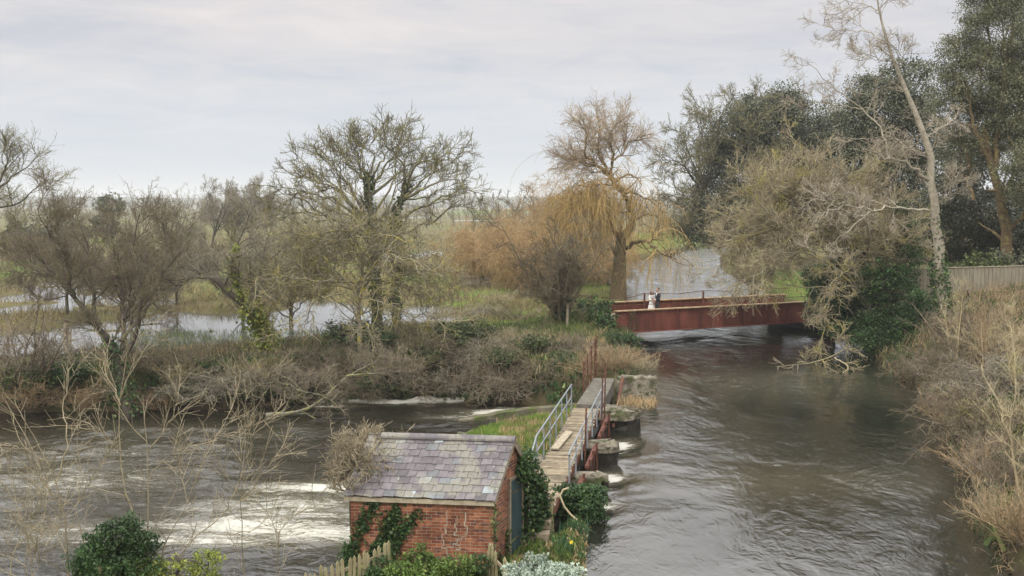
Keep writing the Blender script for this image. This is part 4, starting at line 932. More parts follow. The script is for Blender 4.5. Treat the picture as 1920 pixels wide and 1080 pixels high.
# --- weeping willow
Y = 81
st = [([plant_root(at_y(1160,566,Y)), *px3([(1159,555),(1161,510),(1164,460),(1166,436)],Y)], .80, .50), (px3([(1170,446),(1187,414),(1180,382),(1168,358),(1150,340),(1144,322)],Y), .42, .22), (px3([(1158,445),(1143,418),(1138,392),(1128,376),(1112,372)],Y), .26, .06),
      (px3([(1172,466),(1195,452,-2),(1220,458,-4),(1240,475,-6),(1268,486,-8)],Y), .26, .06), (px3([(1150,338),(1132,318),(1108,308),(1085,300),(1055,296)],Y), .20, .04), (px3([(1146,328),(1128,300,1),(1120,272,1),(1126,245,2),(1118,215,2)],Y), .18, .03),
      (px3([(1144,322),(1150,290),(1140,262),(1150,240),(1168,222)],Y), .15, .03), (px3([(1142,330),(1105,300,-1),(1095,285,-2),(1100,250,-3),(1085,225,-3)],Y), .15, .03), (px3([(1152,300),(1170,285,1),(1180,265,2),(1205,262,3)],Y), .12, .03), (px3([(1150,345),(1175,328,1),(1195,335,2),(1203,346,2)],Y), .14, .05),
      (px3([(1168,358),(1195,365,-1),(1225,380,-2),(1250,405,-3)],Y), .12, .03), (px3([(1164,352),(1120,345,-1),(1095,350,-2)],Y), .10, .03), (px3([(1186,416),(1215,402,1),(1240,410,2),(1262,425,3)],Y), .12, .03), (px3([(1113,372),(1095,380,-1),(1070,390,-2)],Y), .08, .03), (px3([(1140,392),(1110,385,1.5),(1085,395,3)],Y), .08, .03), (px3([(1143,418),(1115,400,-2),(1085,412,-3),(1065,430,-3.5)],Y), .09, .03), (px3([(1160,352),(1115,362,2),(1075,365,3),(1050,380,4)],Y), .09, .03), (px3([(1240,475),(1275,480,-9),(1300,500,-10)],Y-6), .08, .03)]
wt = tree('weeping_willow', 'tall weeping willow with thick leaning trunk and golden hanging twigs by the bridge', 'tree', st, [L(n=7, L=2.4, ang=(45,15), K=8, w=.2, tr=(0,0,.06), rr=.5, tip=.02)], 'willow_bark', 'willow_pale', 103)
rg = np.random.default_rng(1031); P, Rr = stemset(st, 14, rg, .012)
top = np.array([4,5,6,7,8]); a = grow(P[top], Rr[top], rg, 15, 2.6, (.15,1), (42,14), 8, .13, (0,0,.05), .5, .02); b_ = grow(*a, rg, 8, 1.5, (.15,1), (40,14), 6, .14, (0,0,.0), .6, .013); c = grow(*b_, rg, 5, .95, (.1,1), (38,14), 5, .14, (0,0,-.06), .65, .009)
V, Q, tn = tubes_tone([a, b_, c], [4, 3, 3], rg); mesh('crown', V, Q, M['willow_pale'], wt, tone=tn, smooth=True)
hang = np.array([2,2,2,3,10,13,13,13,14,14,14,11,11,11,1,1,15,15,15,15,16,16,16,16]); a = grow(P[hang], Rr[hang], rg, 7, 1.8, (.25,1), (50,16), 7, .22, (0,0,.02), .4, .018); b_ = grow(*a, rg, 8, 4.0, (.15,1), (55,20), 12, .10, (0,0,-.30), .35, .010, sh=.3, rmax=.014); c = grow(*b_, rg, 3, 1.6, (.1,.7), (25,10), 7, .08, (0,0,-.25), .6, .007, rmax=.011)
V, Q, tn = tubes_tone([a, b_, c], [4, 3, 3], rg); mesh('hanging_twigs', V, Q, M['willow_strand'], wt, tone=tn, smooth=True)
# --- osiers: orange shrubs behind
def shrub_sets(base, rg, n, h, spread, levels, lean=(0,0), K=8, r0=.05, w=.12, up=.06, foot=.25):
    """stems rising from a foot: list of branch sets"""
    a = rg.uniform(0, 2*np.pi, n); s = spread * np.sqrt(rg.uniform(0, 1, n)); hh = h * np.exp(rg.normal(0, .18, n))
    d = np.stack([np.cos(a) * s + lean[0], np.sin(a) * s + lean[1], np.ones(n)], 1); d /= np.linalg.norm(d, axis=1, keepdims=True)
    P = np.empty((n, K, 3)); P[:, 0] = np.array(base) + np.stack([np.cos(a)*foot*s, np.sin(a)*foot*s, np.full(n, -.15)], 1)
    for k in range(1, K):
        d = d + rg.normal(0, w, (n, 3)) + np.array([0, 0, up]); d /= np.linalg.norm(d, axis=1, keepdims=True); P[:, k] = P[:, k-1] + d * (hh / (K - 1))[:, None]
    t = np.linspace(0, 1, K); Rr = np.exp(rg.normal(0, .25, n))[:, None] * (r0 * (1 - t) ** .8 + .006)
    sets = [(P, Rr)]
    for lv in levels: sets.append(grow(*sets[-1], rg, **lv))
    return sets
def shrub(name, label, cat, base, seed, n, h, spread, levels, m, group=None, leaf=None, **kw):
    rg = np.random.default_rng(seed); base = np.array(base, float); t = thing(name, label, cat, tuple(base), group)
    sets = shrub_sets(base, rg, n, h, spread, levels, **kw)
    V, Q, tn = tubes_tone(sets, [5] + [3] * (len(sets) - 1), rg); mesh('branches', V, Q, M[m], t, tone=tn, smooth=True)
    if leaf:
        k = leaf.get('src', -1); c = around(*sets[k], leaf['n'], leaf['spread'], rg, leaf.get('t', (0, 1))); c[:, 2] = np.maximum(c[:, 2], base[2] + .02)
        V, Q, tn = leaves(c, leaf['size'], rg, leaf.get('aspect', .7)); mesh('foliage', V, Q, M[leaf['mat']], t, tone=tn)
    return t
G = 'orange willow shrubs behind the dark thorn'
os_l = [L(n=8, L=1.9, ang=(45,16), K=7, w=.15, tr=(0,0,-.05), rr=.6, tip=.013), L(n=7, L=1.5, ang=(45,16), K=7, w=.13, tr=(0,0,-.14), rr=.6, tip=.010), L(n=4, L=.8, ang=(34,12), K=5, w=.14, tr=(0,0,-.12), rr=.6, tip=.008)]
for k, (px, py, Yo, h, sp, lab) in enumerate(((1000,520,92,5.6,.95,'broad orange willow shrub directly behind the dark thorn bush'), (1085,520,96,6.6,.75,'tall orange willow shrub against the willow trunk'), (930,505,102,5.0,1.0,'orange willow shrub at the outer end of the clump, towards the ash'), (1040,490,110,9.,.55,'tallest orange willow shrub, its top breaking the skyline'), (890,482,116,4.2,1.0,'low rusty willow shrub farthest from the willow trunk'), (965,490,112,6.4,.8,'orange willow shrub in the middle of the back row of the clump'), (1120,505,104,5.5,.8,'golden willow shrub partly behind the willow trunk'))):
    p = at_y(px, py, Yo); p[2] = gz(p[0], p[1]); shrub('osier', lab, 'shrub', p, 200 + k, 36, h, sp, os_l, 'osier' if k not in (6,) else 'willow_strand', G, r0=.045, w=.16, up=-.02)
# --- dark thorn
p = on_ground(1050, 604)
shrub('thorn_bush', 'dark twiggy thorn bush on the bright green grass left of the bridge', 'bush', p, 210, 22, 5.0, .55, [L(n=9, L=1.8, ang=(48,14), K=6, w=.2, tr=(0,0,.0), rr=.55, tip=.012), L(n=7, L=.9, ang=(45,14), K=5, w=.22, rr=.6, tip=.009), L(n=4, L=.42, ang=(45,14), K=3, w=.2, rr=.7, tip=.007)], 'brown_twig', r0=.09, leaf=dict(n=500, spread=.15, size=.18, mat='ivy', src=0, t=(0,.35)))

# --- left group
Y = 45.5
st = [([plant_root(at_y(243,775,Y-.6)), *px3([(225,690),(190,625),(140,560),(95,510),(75,480)],Y)], .34, .05), (px3([(226,690),(232,600,.5),(222,520,1),(205,440,1.5),(203,405,2)],Y), .22, .03), (px3([(228,680),(260,600,-.5),(262,520,-1),(252,450,-1),(262,400,-1)],Y), .20, .03), (px3([(190,625),(170,540,1.5),(160,460,2),(130,390,3)],Y), .15, .03), (px3([(140,560),(120,480,-1),(90,430,-2),(70,390,-2.5)],Y), .12, .02), (px3([(226,640),(290,560,1.5),(310,480,2),(300,410,3)],Y), .14, .03), (px3([(232,600),(270,520,2.5),(280,450,4)],Y), .10, .02), (px3([(110,520),(60,500,1.5),(30,470,3)],Y), .08, .02)]
tree('alder_tree', 'dark leaning multi-stemmed bare tree rooted at the pool edge', 'tree', st, [L(n=11, L=1.35, ang=(45,14), K=8, w=.11, tr=(0,0,.05), rr=.55, tip=.014), L(n=8, L=1.3, ang=(36,12), K=6, w=.12, tr=(0,0,.05), rr=.6, tip=.010), L(n=5, L=.6, ang=(36,12), K=4, w=.12, tr=(0,0,.03), rr=.65, tip=.006)], 'dark', 'brown_twig', 104, ivy=[dict(idx=[0], n=900, spread=.2, size=.15, t=(.12,.5))])
Y = 52
st = [([plant_root(at_y(500,640,Y)), *px3([(490,610),(465,580),(430,548),(395,520),(340,500),(300,510)],Y)], .30, .05), (px3([(455,570),(442,520),(436,480),(455,440),(470,400)],Y), .16, .03), (px3([(420,540),(380,500,1),(350,460,2),(340,420,3)],Y), .12, .02), (px3([(395,520),(350,525,-1),(300,545,-2)],Y), .09, .02), (px3([(470,585),(480,520,1.5),(500,460,3),(490,400,4)],Y), .12, .02), (px3([(340,500),(320,450,1),(330,400,2)],Y), .08, .02)]
tree('ivied_tree', 'dark leaning tree with yellow-green ivy on its trunk', 'tree', st, [L(n=9, L=2.1, ang=(48,14), K=8, w=.13, tr=(0,0,.04), rr=.55, tip=.014), L(n=7, L=1.2, ang=(40,14), K=6, w=.14, tr=(0,0,.04), rr=.6, tip=.010), L(n=5, L=.55, ang=(38,14), K=4, w=.14, tr=(0,0,.03), rr=.65, tip=.006)], 'dark', 'grey_twig', 105,
     ivy=[dict(idx=[0], n=2300, spread=.34, size=.17, t=(0,.35), mat='ivy_yellow'), dict(idx=[1], n=500, spread=.14, size=.16, t=(0,.65))])
Y = 58
st = [([plant_root(at_y(-75,640,Y)), *px3([(-70,560),(-55,470),(-30,400),(0,340)],Y)], .30, .08), (px3([(-10,360),(25,330,1),(50,315,1.5),(75,290,2)],Y), .10, .02), (px3([(-30,400),(30,380,-1),(70,352,-1.5),(110,340,-2)],Y), .10, .02), (px3([(0,340),(15,300),(12,290),(18,275)],Y), .10, .02), (px3([(-40,440),(-20,360,2),(-30,310,3)],Y), .12, .02), (px3([(-45,450),(20,430,1),(60,400,2)],Y), .08, .02), (px3([(-70,500),(-120,440,1),(-150,380,2)],Y), .14, .02)]
tree('bare_tree', 'tall bare tree at the edge of the view, branches open against the sky', 'tree', st, [L(n=9, L=1.35, ang=(45,14), K=8, w=.11, tr=(0,0,.05), rr=.55, tip=.014), L(n=7, L=1.2, ang=(36,12), K=6, w=.12, tr=(0,0,.05), rr=.6, tip=.010), L(n=4, L=.6, ang=(36,12), K=4, w=.12, tr=(0,0,.03), rr=.65, tip=.006)], 'dark', 'ash_twig', 106, fuzz=1)
# middle-distance bare trees
def round_tree(label, px, py, Y, h, wd, seed, mb='dark', mt='brown_twig', group=None, lean=0., levels=None, nl=9, name='bare_tree', up=.08, ivy=None, leaf=None):
    rg = np.random.default_rng(seed); p = at_y(px, py, Y); p[2] = gz(p[0], p[1]) - .2
    stems = [([p, p + [lean*.2*h, 0, .25*h], p + [lean*.5*h, 0, .5*h], p + [lean*h, 0, .8*h]], .022*h, .006*h)]
    for k in range(nl):
        z = h * rg.uniform(.12, .45); a = 2*np.pi*k/nl + rg.normal(0, .3); r = wd * rg.uniform(.7, 1.1) / 2; e = min(h * rg.uniform(.55, .98), h)
        q = p + np.array([lean*z, 0, z]); tip = p + np.array([r*math.cos(a) + lean*e*1.1, r*math.sin(a), e * (1 - .25*(k % 2))])
        mid = q * .5 + tip * .5 + np.array([0, 0, -.04*h]) + rg.normal(0, .03*h, 3); stems.append(([q, mid, tip], .011*h, .003*h))
    lv = levels or [L(n=9, L=.26*h, ang=(36,12), K=7, w=.11, tr=(0,0,up), rr=.5, tip=.0020*h), L(n=7, L=.14*h, ang=(34,12), K=5, w=.12, tr=(0,0,up), rr=.6, tip=.0015*h), L(n=5, L=.07*h, ang=(34,12), K=4, w=.12, tr=(0,0,up), rr=.65, tip=.0012*h)]
    return tree(name, label, 'tree', stems, lv, mb, mt, seed, group, root=p, jit=.02, K=9, ivy=ivy, leaf=leaf, sides=(7, 4))
round_tree('pinkish bare tree whose rounded top just clears the far hills', 245, 560, 66, 6.2, 8.0, 301, mt='pink_twig')
round_tree('brown bare tree with a domed top over the flooded meadow', 125, 560, 70, 6.6, 8.6, 302, mt='brown_twig')
round_tree('pale twiggy tree standing behind the yellow-ivied trunk', 455, 560, 72, 6.6, 8.0, 303, mt='grey_twig')
round_tree('bare tree between the ivied trunk and the spreading ash', 545, 540, 66, 7.4, 8.0, 304, mt='ash_twig')
round_tree('greyish low tree over the flooded streaks', 330, 540, 78, 5.6, 8.0, 305, mt='brown_twig')
for k, (px, w_, lab) in enumerate(((395, .28, 'outermost of three wind-bent trees on the skyline'), (430, .34, 'middle one of three wind-bent trees on the skyline'), (465, .30, 'wind-bent tree on the skyline nearest the ash'))):
    round_tree(lab, px, 420, 180 + k * 6, 11.5, 9, 310 + k, mt='grey_twig', group='wind-bent trees on the skyline', lean=w_, nl=7)
def mini(kindname, label, px, Y, h, wd, seed, m='dark', mt='brown_twig', **kw): return round_tree(label, px, 420, Y, h, wd, seed, mb=m, mt=mt, levels=[L(n=7, L=.22*h, ang=(42,13), K=5, w=.16, tr=(0,0,.08), rr=.5, tip=.004*h), L(n=8, L=.12*h, ang=(40,13), K=4, w=.18, tr=(0,0,.06), rr=.6, tip=.003*h)], nl=7, **kw)
mini('', 'hazy brown tree beyond the meadow just left of the orange willows', 935, 230, 11, 15, 320)
mini('', 'hazy brown tree behind the top of the orange willows', 1000, 260, 14, 18, 321)
mini('', 'hazy tree seen between the willow and the dark evergreen', 1235, 240, 13, 15, 322, mt='pink_twig')
mini('', 'pale hazy tree behind the willow crown', 1190, 290, 14, 16, 323, mt='pink_twig')
mini('', 'small hazy tree on the meadow edge behind the ash', 800, 330, 12, 18, 324)
mini('', 'hazy bare tree far behind the ivied stems of the ash', 640, 300, 12, 16, 325, mt='grey_twig')
# evergreens far left
def evergreen(name, label, blobs, n, size, seed, mat_='holm', trunk=None, cl=.9, twigs=None, per=60, mb='dark', cat='tree', group=None):
    """blobs: (px, py, Y, rx px, ry px)"""
    rg = np.random.default_rng(seed); B_ = []
    for px, py, Y, rx, ry in blobs: s = Y / F; B_.append((at_y(px, py, Y), np.array([rx*s, (rx+ry)*.5*s, ry*s])))
    low = min(B_, key=lambda b: b[0][2]); root = plant_root(low[0]) if trunk is None else plant_root(px3([trunk[0][0][0]], trunk[0][1])[0])
    stems = []
    if trunk is None: stems.append(([root, *[b[0] for b in B_[:2]]][:3], .35, .08))
    else:
        for pts, Yt, r0, r1 in trunk: q = px3(pts, Yt); stems.append((q, r0, r1))
        stems[0] = ([root] + stems[0][0][1:], stems[0][1], stems[0][2])
    for c, r in B_: stems.append(([root*.3 + c*.7 + [0,0,-r[2]*.3], c, c + [rg.normal(0,.3)*r[0], 0, r[2]*.8]], .12, .03))
    mr = float(np.mean([b[1][0] for b in B_])); kf = min(1., mr / 2.2); stems = [(a_, b__ * kf, c_ * kf) for a_, b__, c_ in stems] if trunk is None else stems
    t = thing(name, label, cat, tuple(root), group); P, Rr = stemset(stems, 10, rg, .02); s1 = grow(P, Rr, rg, 8, float(np.mean([b[1][0] for b in B_])) * .9, (.2,1), (50,15), 6, .2, (0,0,.05), .5, .02 * kf)
    V, Q, tn = tubes_tone([(P, Rr), s1], [8, 4], rg); mesh('trunk', V, Q, M[mb], t, tone=tn, smooth=True)
    c, ct = clumps(B_, n, rg, cl, per); c[:, 2] = np.maximum(c[:, 2], root[2] + .3); V, Q, tn = leaves(c, size, rg, .6, up=.8, tone=ct); mesh('crown', V, Q, M[mat_], t, tone=tn)
    return t
evergreen('pine_tree', 'dark pine showing behind the brown domed tree', [(60,445,190,50,28), (130,440,190,42,26)], 5000, .7, 401, cl=1.6, cat='tree')
evergreen('pine_tree', 'small dark pine beside the pinkish tree on the skyline', [(208,385,210,26,20), (200,420,210,24,24)], 3000, .7, 402, cl=1.6)
# --- right-hand side
Yr = 104
evergreen('holm_oak', 'big rounded dark evergreen rising over the river bend behind the bridge', [(1440,240,Yr,85,70), (1400,320,Yr,95,80), (1500,300,Yr+3,80,80), (1340,390,Yr-2,60,60), (1470,200,Yr,45,40), (1400,200,Yr+2,28,26), (1310,430,Yr-3,38,42), (1430,400,Yr-3,90,70), (1380,270,Yr,70,60), (1530,260,Yr+4,60,70)], 130000, .24, 410, cl=1.4, per=90, trunk=[([(1445,520),(1440,430),(1435,300)], Yr+2, .5, .1)])
Y = 101
st = [([plant_root(at_y(1415,525,Y)), *px3([(1395,480),(1350,420),(1325,360)],Y)], .4, .15), (px3([(1330,410),(1310,330,-1),(1285,270,-2),(1275,230,-2)],Y), .2, .03), (px3([(1325,380),(1290,320,-2),(1262,300,-3),(1245,310,-3)],Y), .2, .03), (px3([(1320,360),(1340,290,-1),(1350,230,-1),(1370,180,-2)],Y), .2, .03), (px3([(1320,350),(1310,290,1),(1320,230,2),(1310,200,2)],Y), .16, .03), (px3([(1335,430),(1300,380,-2),(1255,350,-3)],Y), .16, .03), (px3([(1340,440),(1390,340,-2),(1410,240,-3),(1420,180,-3)],Y), .2, .03), (px3([(1340,440),(1290,430,-2),(1262,440,-3)],Y), .12, .03), (px3([(1342,450),(1420,380,-3),(1460,280,-4)],Y), .16, .03)]
tree('bare_tree', 'dark bare tree fanning out from the edge of the rounded evergreen', 'tree', st, [L(n=10, L=3.2, ang=(38,12), K=7, w=.14, tr=(0,0,.03), rr=.5, tip=.024), L(n=7, L=1.6, ang=(38,12), K=5, w=.16, tr=(0,0,.04), rr=.6, tip=.018), L(n=4, L=.8, ang=(38,12), K=4, w=.16, rr=.65, tip=.013)], 'dark', 'ash_twig', 107)
evergreen('holm_oak', 'grey-green evergreen behind the upper trunk of the pale poplar', [(1660,220,84,65,70), (1700,160,84,50,50), (1630,300,84,55,70), (1720,260,84,60,80), (1690,350,84,70,70), (1620,170,86,25,30), (1600,240,86,35,60)], 80000, .2, 411, cl=1.2, per=90, trunk=[([(1690,520),(1688,420),(1680,300)], 84, .4, .1)])
evergreen('holm_oak', 'huge dark evergreen with a bare leaning trunk above the board fence', [(1880,60,66,75,75), (1840,150,66,75,70), (1910,200,65,70,80), (1800,110,67,45,55), (1790,200,67,45,60), (1860,250,66,60,50), (1850,10,66,45,45), (1950,120,66,70,120), (1930,330,62,55,60), (1800,290,68,40,50), (1980,260,64,80,120), (1900,-30,66,70,50)], 210000, .115, 412, 'holm_pale', cl=.95, per=110,
          trunk=[([(1892,470),(1885,420),(1872,350),(1855,300),(1845,240)], 65, .42, .22), ([(1866,320),(1872,250),(1880,180),(1885,80)], 65, .22, .08), ([(1850,290),(1825,230),(1810,160)], 65, .18, .06), ([(1875,370),(1900,320),(1925,250)], 65, .16, .06)], mb='willow_bark')
evergreen('holm_oak', 'shadowy evergreen filling the gap between poplar and leaning trunk', [(1790,380,76,55,70), (1820,300,77,45,60), (1760,420,76,35,50), (1850,410,78,45,60), (1920,400,78,50,70), (1960,420,72,60,80), (1830,455,80,60,40), (1920,460,80,60,40), (1760,470,80,45,35)], 70000, .2, 413, cl=1.1, per=90)
p = on_ground(1888, 492)
shrub('laurel_bush', 'dark rounded shrub at the foot of the leaning evergreen trunk', 'bush', at_y(1885, 492, 63.5) * [1,1,0] + [0,0,gz(*at_y(1885,492,63.5)[:2])], 414, 20, 1.7, .6, [L(n=6, L=.6, K=4)], 'dark', leaf=dict(n=3500, spread=.16, size=.17, mat='holm'))
shrub('laurel_bush', 'low green bushes behind the board fence', 'bush', at_y(1830, 500, 63) * [1,1,0] + [0,0,gz(*at_y(1830,500,63)[:2])], 415, 26, 1.9, 1.2, [L(n=6, L=.7, K=4)], 'dark', leaf=dict(n=3500, spread=.2, size=.17, mat='under'))
# poplar
Y = 52
st = [([plant_root(at_y(1772,690,Y)), *px3([(1771,620),(1764,530),(1756,440),(1747,350),(1740,280),(1716,212),(1690,150),(1661,75),(1645,5),(1640,-70)],Y)], .35, .03), (px3([(1745,342),(1698,308,-.5),(1649,289,-1),(1616,260,-1.5),(1590,258,-2)],Y), .17, .03), (px3([(1669,300),(1650,241,.5),(1616,207,1),(1592,188,1),(1572,168,1),(1539,140,1),(1490,106,1)],Y), .10, .02), (px3([(1742,395),(1700,392,-1),(1664,390,-2),(1640,392,-2.5),(1592,384,-3),(1548,405,-4)],Y), .13, .03), (px3([(1592,384),(1560,380,-3),(1500,375,-4)],Y-2.5), .06, .015), (px3([(1640,392),(1600,420,-3),(1560,460,-3.5),(1520,470,-4)],Y), .06, .015),
      (px3([(1657,77),(1620,58,.5),(1572,55,1),(1534,45,1)],Y), .06, .015), (px3([(1647,26),(1625,8,.5),(1600,5,1),(1565,-5,1)],Y), .05, .012), (px3([(1645,20),(1665,0),(1690,-30)],Y), .05, .012), (px3([(1672,115),(1640,112,.5),(1615,95,1)],Y), .04, .012), (px3([(1690,150),(1685,110,-.5),(1680,85,-1)],Y), .05, .01), (px3([(1620,205),(1560,195,1),(1490,185,1)],Y), .05, .012), (px3([(1735,260),(1770,235,1),(1800,225,2)],Y), .05, .012), (px3([(1750,390),(1790,350,-1),(1815,330,-2)],Y), .05, .012), (px3([(1740,290),(1700,270,-2),(1660,255,-3)],Y), .05, .012)]
tree('poplar_tree', 'tall bare poplar with a pale straight trunk on the right bank', 'tree', st, [L(n=8, L=1.5, ang=(48,14), K=8, w=.13, tr=(0,0,.03), rr=.45, tip=.011, rmax=.045), L(n=6, L=.75, ang=(42,14), K=5, w=.15, tr=(0,0,.03), rr=.62, tip=.008), L(n=4, L=.42, ang=(42,14), K=4, w=.16, rr=.7, tip=.006)], 'poplar', 'poplar_twig', 108, K=18, fuzz=2, slim=.55,
     ivy=[dict(idx=[0], n=1500, spread=.16, size=.15, t=(.02,.2)), dict(idx=[0], n=200, spread=.05, size=.13, t=(.2,.32))])
# bushy brown-yellow tree leaning over the bridge end
Y = 58.5
hub = at_y(1655, 640, Y)
st = [([plant_root(hub), *px3([(1640,600),(1615,540),(1590,480),(1560,420)],Y)], .28, .08), (px3([(1630,580),(1580,520,-1),(1530,480,-2),(1480,470,-3),(1430,480,-4)],Y), .13, .03), (px3([(1615,540),(1560,460,1),(1500,410,2),(1430,390,3),(1370,400,4)],Y), .13, .03), (px3([(1590,480),(1540,390),(1480,340),(1420,320,1)],Y), .12, .03), (px3([(1560,420),(1540,350,1),(1520,300,2),(1500,280,2)],Y), .10, .02), (px3([(1620,550),(1640,470),(1640,400,1),(1620,340,2)],Y), .12, .03), (px3([(1600,500),(1560,530,-3),(1545,600,-4),(1540,650,-4.5)],Y), .08, .02), (px3([(1500,410),(1440,430,-1),(1380,450,-1),(1340,440,0)],Y), .09, .02),
      (px3([(1640,600),(1680,520,1),(1700,450,2),(1690,380,3)],Y), .12, .02), (px3([(1480,470),(1430,510,-4),(1400,520,-5)],Y), .06, .015), (px3([(1540,390),(1600,330,-1),(1660,300,-2)],Y), .09, .02), (px3([(1530,480),(1470,420,-3),(1410,370,-4),(1390,340,-4)],Y), .09, .02), (px3([(1560,440),(1470,450,3),(1400,420,5),(1350,400,6)],Y), .08, .02)]
st += dome((1530,470), 205, 200, 5, 215, 26, [(1640,600),(1615,540),(1590,480),(1600,500),(1560,440)], Y, .085, 5, .18, 7) + dome((1540,440), 120, 130, 20, 190, 12, [(1600,500),(1560,430),(1615,540)], Y, .07, 5, .15, 8)
tree('lichened_tree', 'wide bushy tree of yellow-brown lichened twigs overhanging the right end of the bridge', 'tree', st, [L(n=9, L=1.7, ang=(42,15), K=9, w=.14, tr=(0,0,.0), rr=.55, tip=.014), L(n=7, L=1.1, ang=(40,14), K=6, w=.15, tr=(0,0,.02), rr=.62, tip=.010), L(n=6, L=.6, ang=(38,14), K=4, w=.16, tr=(0,0,.03), rr=.7, tip=.008)], 'lichen', 'dun_twig', 109, fuzz=1)
def ivy_mass(name, label, blobs, n, size, seed, mat_='ivy', cat='bush', **kw): return evergreen(name, label, blobs, n, size, seed, mat_, cat=cat, cl=.5, per=40, **kw)
ivy_mass('holly_bush', 'dense dark green bush hiding the right end of the rusty bridge', [(1570,545,61,48,55), (1560,590,60.5,40,38), (1600,580,61,40,50), (1545,530,62,25,40), (1535,575,63.5,24,42), (1525,520,64,18,26)], 26000, .14, 420)
ivy_mass('ivy_bush', 'tall ivy-covered thicket between the dark holly and the poplar', [(1680,560,57.5,40,70), (1660,620,57,50,45), (1700,480,58,26,55), (1630,470,59.5,30,40), (1690,410,58,16,40), (1650,530,57.5,40,50), (1600,620,58,45,25), (1590,500,59.5,28,35)], 30000, .14, 421)
ivy_mass('ivy_bush', 'dark ivy low over the water below the tall thicket', [(1640,640,55.5,40,25), (1690,630,55,40,40), (1720,580,55,25,40)], 12000, .13, 422)
# --- fallen wood
def limb_thing(name, label, cat, stems, levels, mb, mt, seed): return tree(name, label, cat, stems, levels, mb, mt, seed, root=stems[0][0][0], crown='twigs', trunk='branch')
z0 = [at_z(1620,668,.35), at_z(1585,655,.9), at_z(1560,668,.5), at_z(1520,680,.28), at_z(1455,688,.15)]
limb_thing('fallen_branch', 'pale dead branch sticking out over the river right of the bridge', 'branch', [(z0, .055, .015), ([at_z(1565,670,.5), at_z(1590,690,.12), at_z(1570,704,-.1)], .05, .02), ([at_z(1600,660,.6), at_z(1575,640,1.5), at_z(1585,610,2.4)], .06, .02)], [L(n=14, L=1.1, ang=(45,15), K=6, w=.25, tr=(0,0,.02), rr=.5, tip=.012), L(n=6, L=.55, ang=(45,15), K=4, w=.25, rr=.6, tip=.008)], 'dun_twig', 'dun_twig', 430)
z0 = [at_z(500,778,-1.25), at_z(560,772,-1.0), at_z(600,752,-.6), at_z(640,715,.2), at_z(680,690,.9), at_z(720,670,1.3)]
limb_thing('fallen_tree', 'bare tree leaning out of the pool bank with pinkish twigs', 'tree', [(z0, .10, .02), ([at_z(612,742,-.4), at_z(570,735,.2), at_z(520,715,.6), at_z(470,725,.5)], .08, .02), ([at_z(650,705,.5), at_z(700,700,.6), at_z(770,705,.5)], .07, .02)], [L(n=12, L=1.7, ang=(48,15), K=7, w=.2, tr=(0,0,.0), rr=.5, tip=.013), L(n=7, L=.8, ang=(45,15), K=5, w=.2, rr=.6, tip=.009), L(n=4, L=.4, ang=(45,15), K=4, w=.2, rr=.6, tip=.006)], 'ash', 'pink_twig', 431)
# ------------------------------------------------------------------ scrub on the banks: a few kinds, copied
def proto(name, seed, n, h, spread, levels, m, leaf=None, **kw):
    t = shrub(name, 'x', 'bush', (0, 0, 0), seed, n, h, spread, levels, m, leaf=leaf, **kw); return t
TANG = [L(n=8, L=1.2, ang=(45,16), K=6, w=.25, tr=(0,0,-.04), rr=.55, tip=.012), L(n=6, L=.65, ang=(45,16), K=5, w=.25, tr=(0,0,-.02), rr=.66, tip=.009), L(n=1, L=.3, ang=(45,14), K=3, w=.2, rr=.7, tip=.005)]
SHOOT = [L(n=7, L=.9, ang=(36,12), K=6, w=.14, tr=(0,0,.05), rr=.6, tip=.007), L(n=5, L=.45, ang=(36,12), K=4, w=.14, tr=(0,0,.05), rr=.6, tip=.005)]
protos = {
 'tangle': [proto('bramble', 500 + k, 24, 2.6, 1.3, TANG, m, w=.2, up=-.06, r0=.036) for k, m in enumerate(('grey_twig', 'pink_twig', 'brown_twig'))],
 'shoots': [proto('willow_shoots', 510 + k, 40, 2.3, .8, SHOOT, m, w=.13, up=.01, r0=.024, foot=1.) for k, m in enumerate(('tan_twig', 'dun_twig', 'pink_twig'))],
 'green': [proto('evergreen_bush', 520 + k, 26, 1.7, .95, [L(n=6, L=.8, K=5, ang=(45,15)), L(n=5, L=.4, K=4)], 'dark', leaf=dict(n=n_, spread=.12, size=.13, mat=m), r0=.03) for k, (m, n_) in enumerate((('under', 5200), ('ivy', 5200), ('under', 3600)))],
 'sapling': [proto('sapling', 530 + k, 3, 5.2, .22, [L(n=11, L=1.3, ang=(38,12), K=7, w=.14, tr=(0,0,.05), rr=.5, tip=.008), L(n=5, L=.6, ang=(40,12), K=5, w=.16, tr=(0,0,.05), rr=.6, tip=.006), L(n=3, L=.3, ang=(40,12), K=3, w=.16, rr=.6, tip=.005)], m, r0=.05, w=.06) for k, m in enumerate(('straw', 'tan_twig'))],
}
CAT = {'tangle': 'bush', 'shoots': 'shrub', 'green': 'bush', 'sapling': 'tree'}
used_ = set(); rgp = np.random.default_rng(9)
def put(kind_, var, px, py, s, label, sy=1., group=None, pos=None):
    p = on_ground(px, py) if pos is None else pos; src = protos[kind_][var]; sc = (s, s, s * sy)
    if (kind_, var) not in used_:
        used_.add((kind_, var)); o = src; o.location = p; o.scale = sc; o.rotation_euler = (0, 0, rgp.uniform(0, 6)); o['label'] = label
        if group: o['group'] = group
    else: o = dup(src, p, rgp.uniform(0, 6), sc, label, group)
    o['category'] = CAT[kind_]; return o
GB = 'scrub along the pool bank'; GR = 'scrub on the right bank'
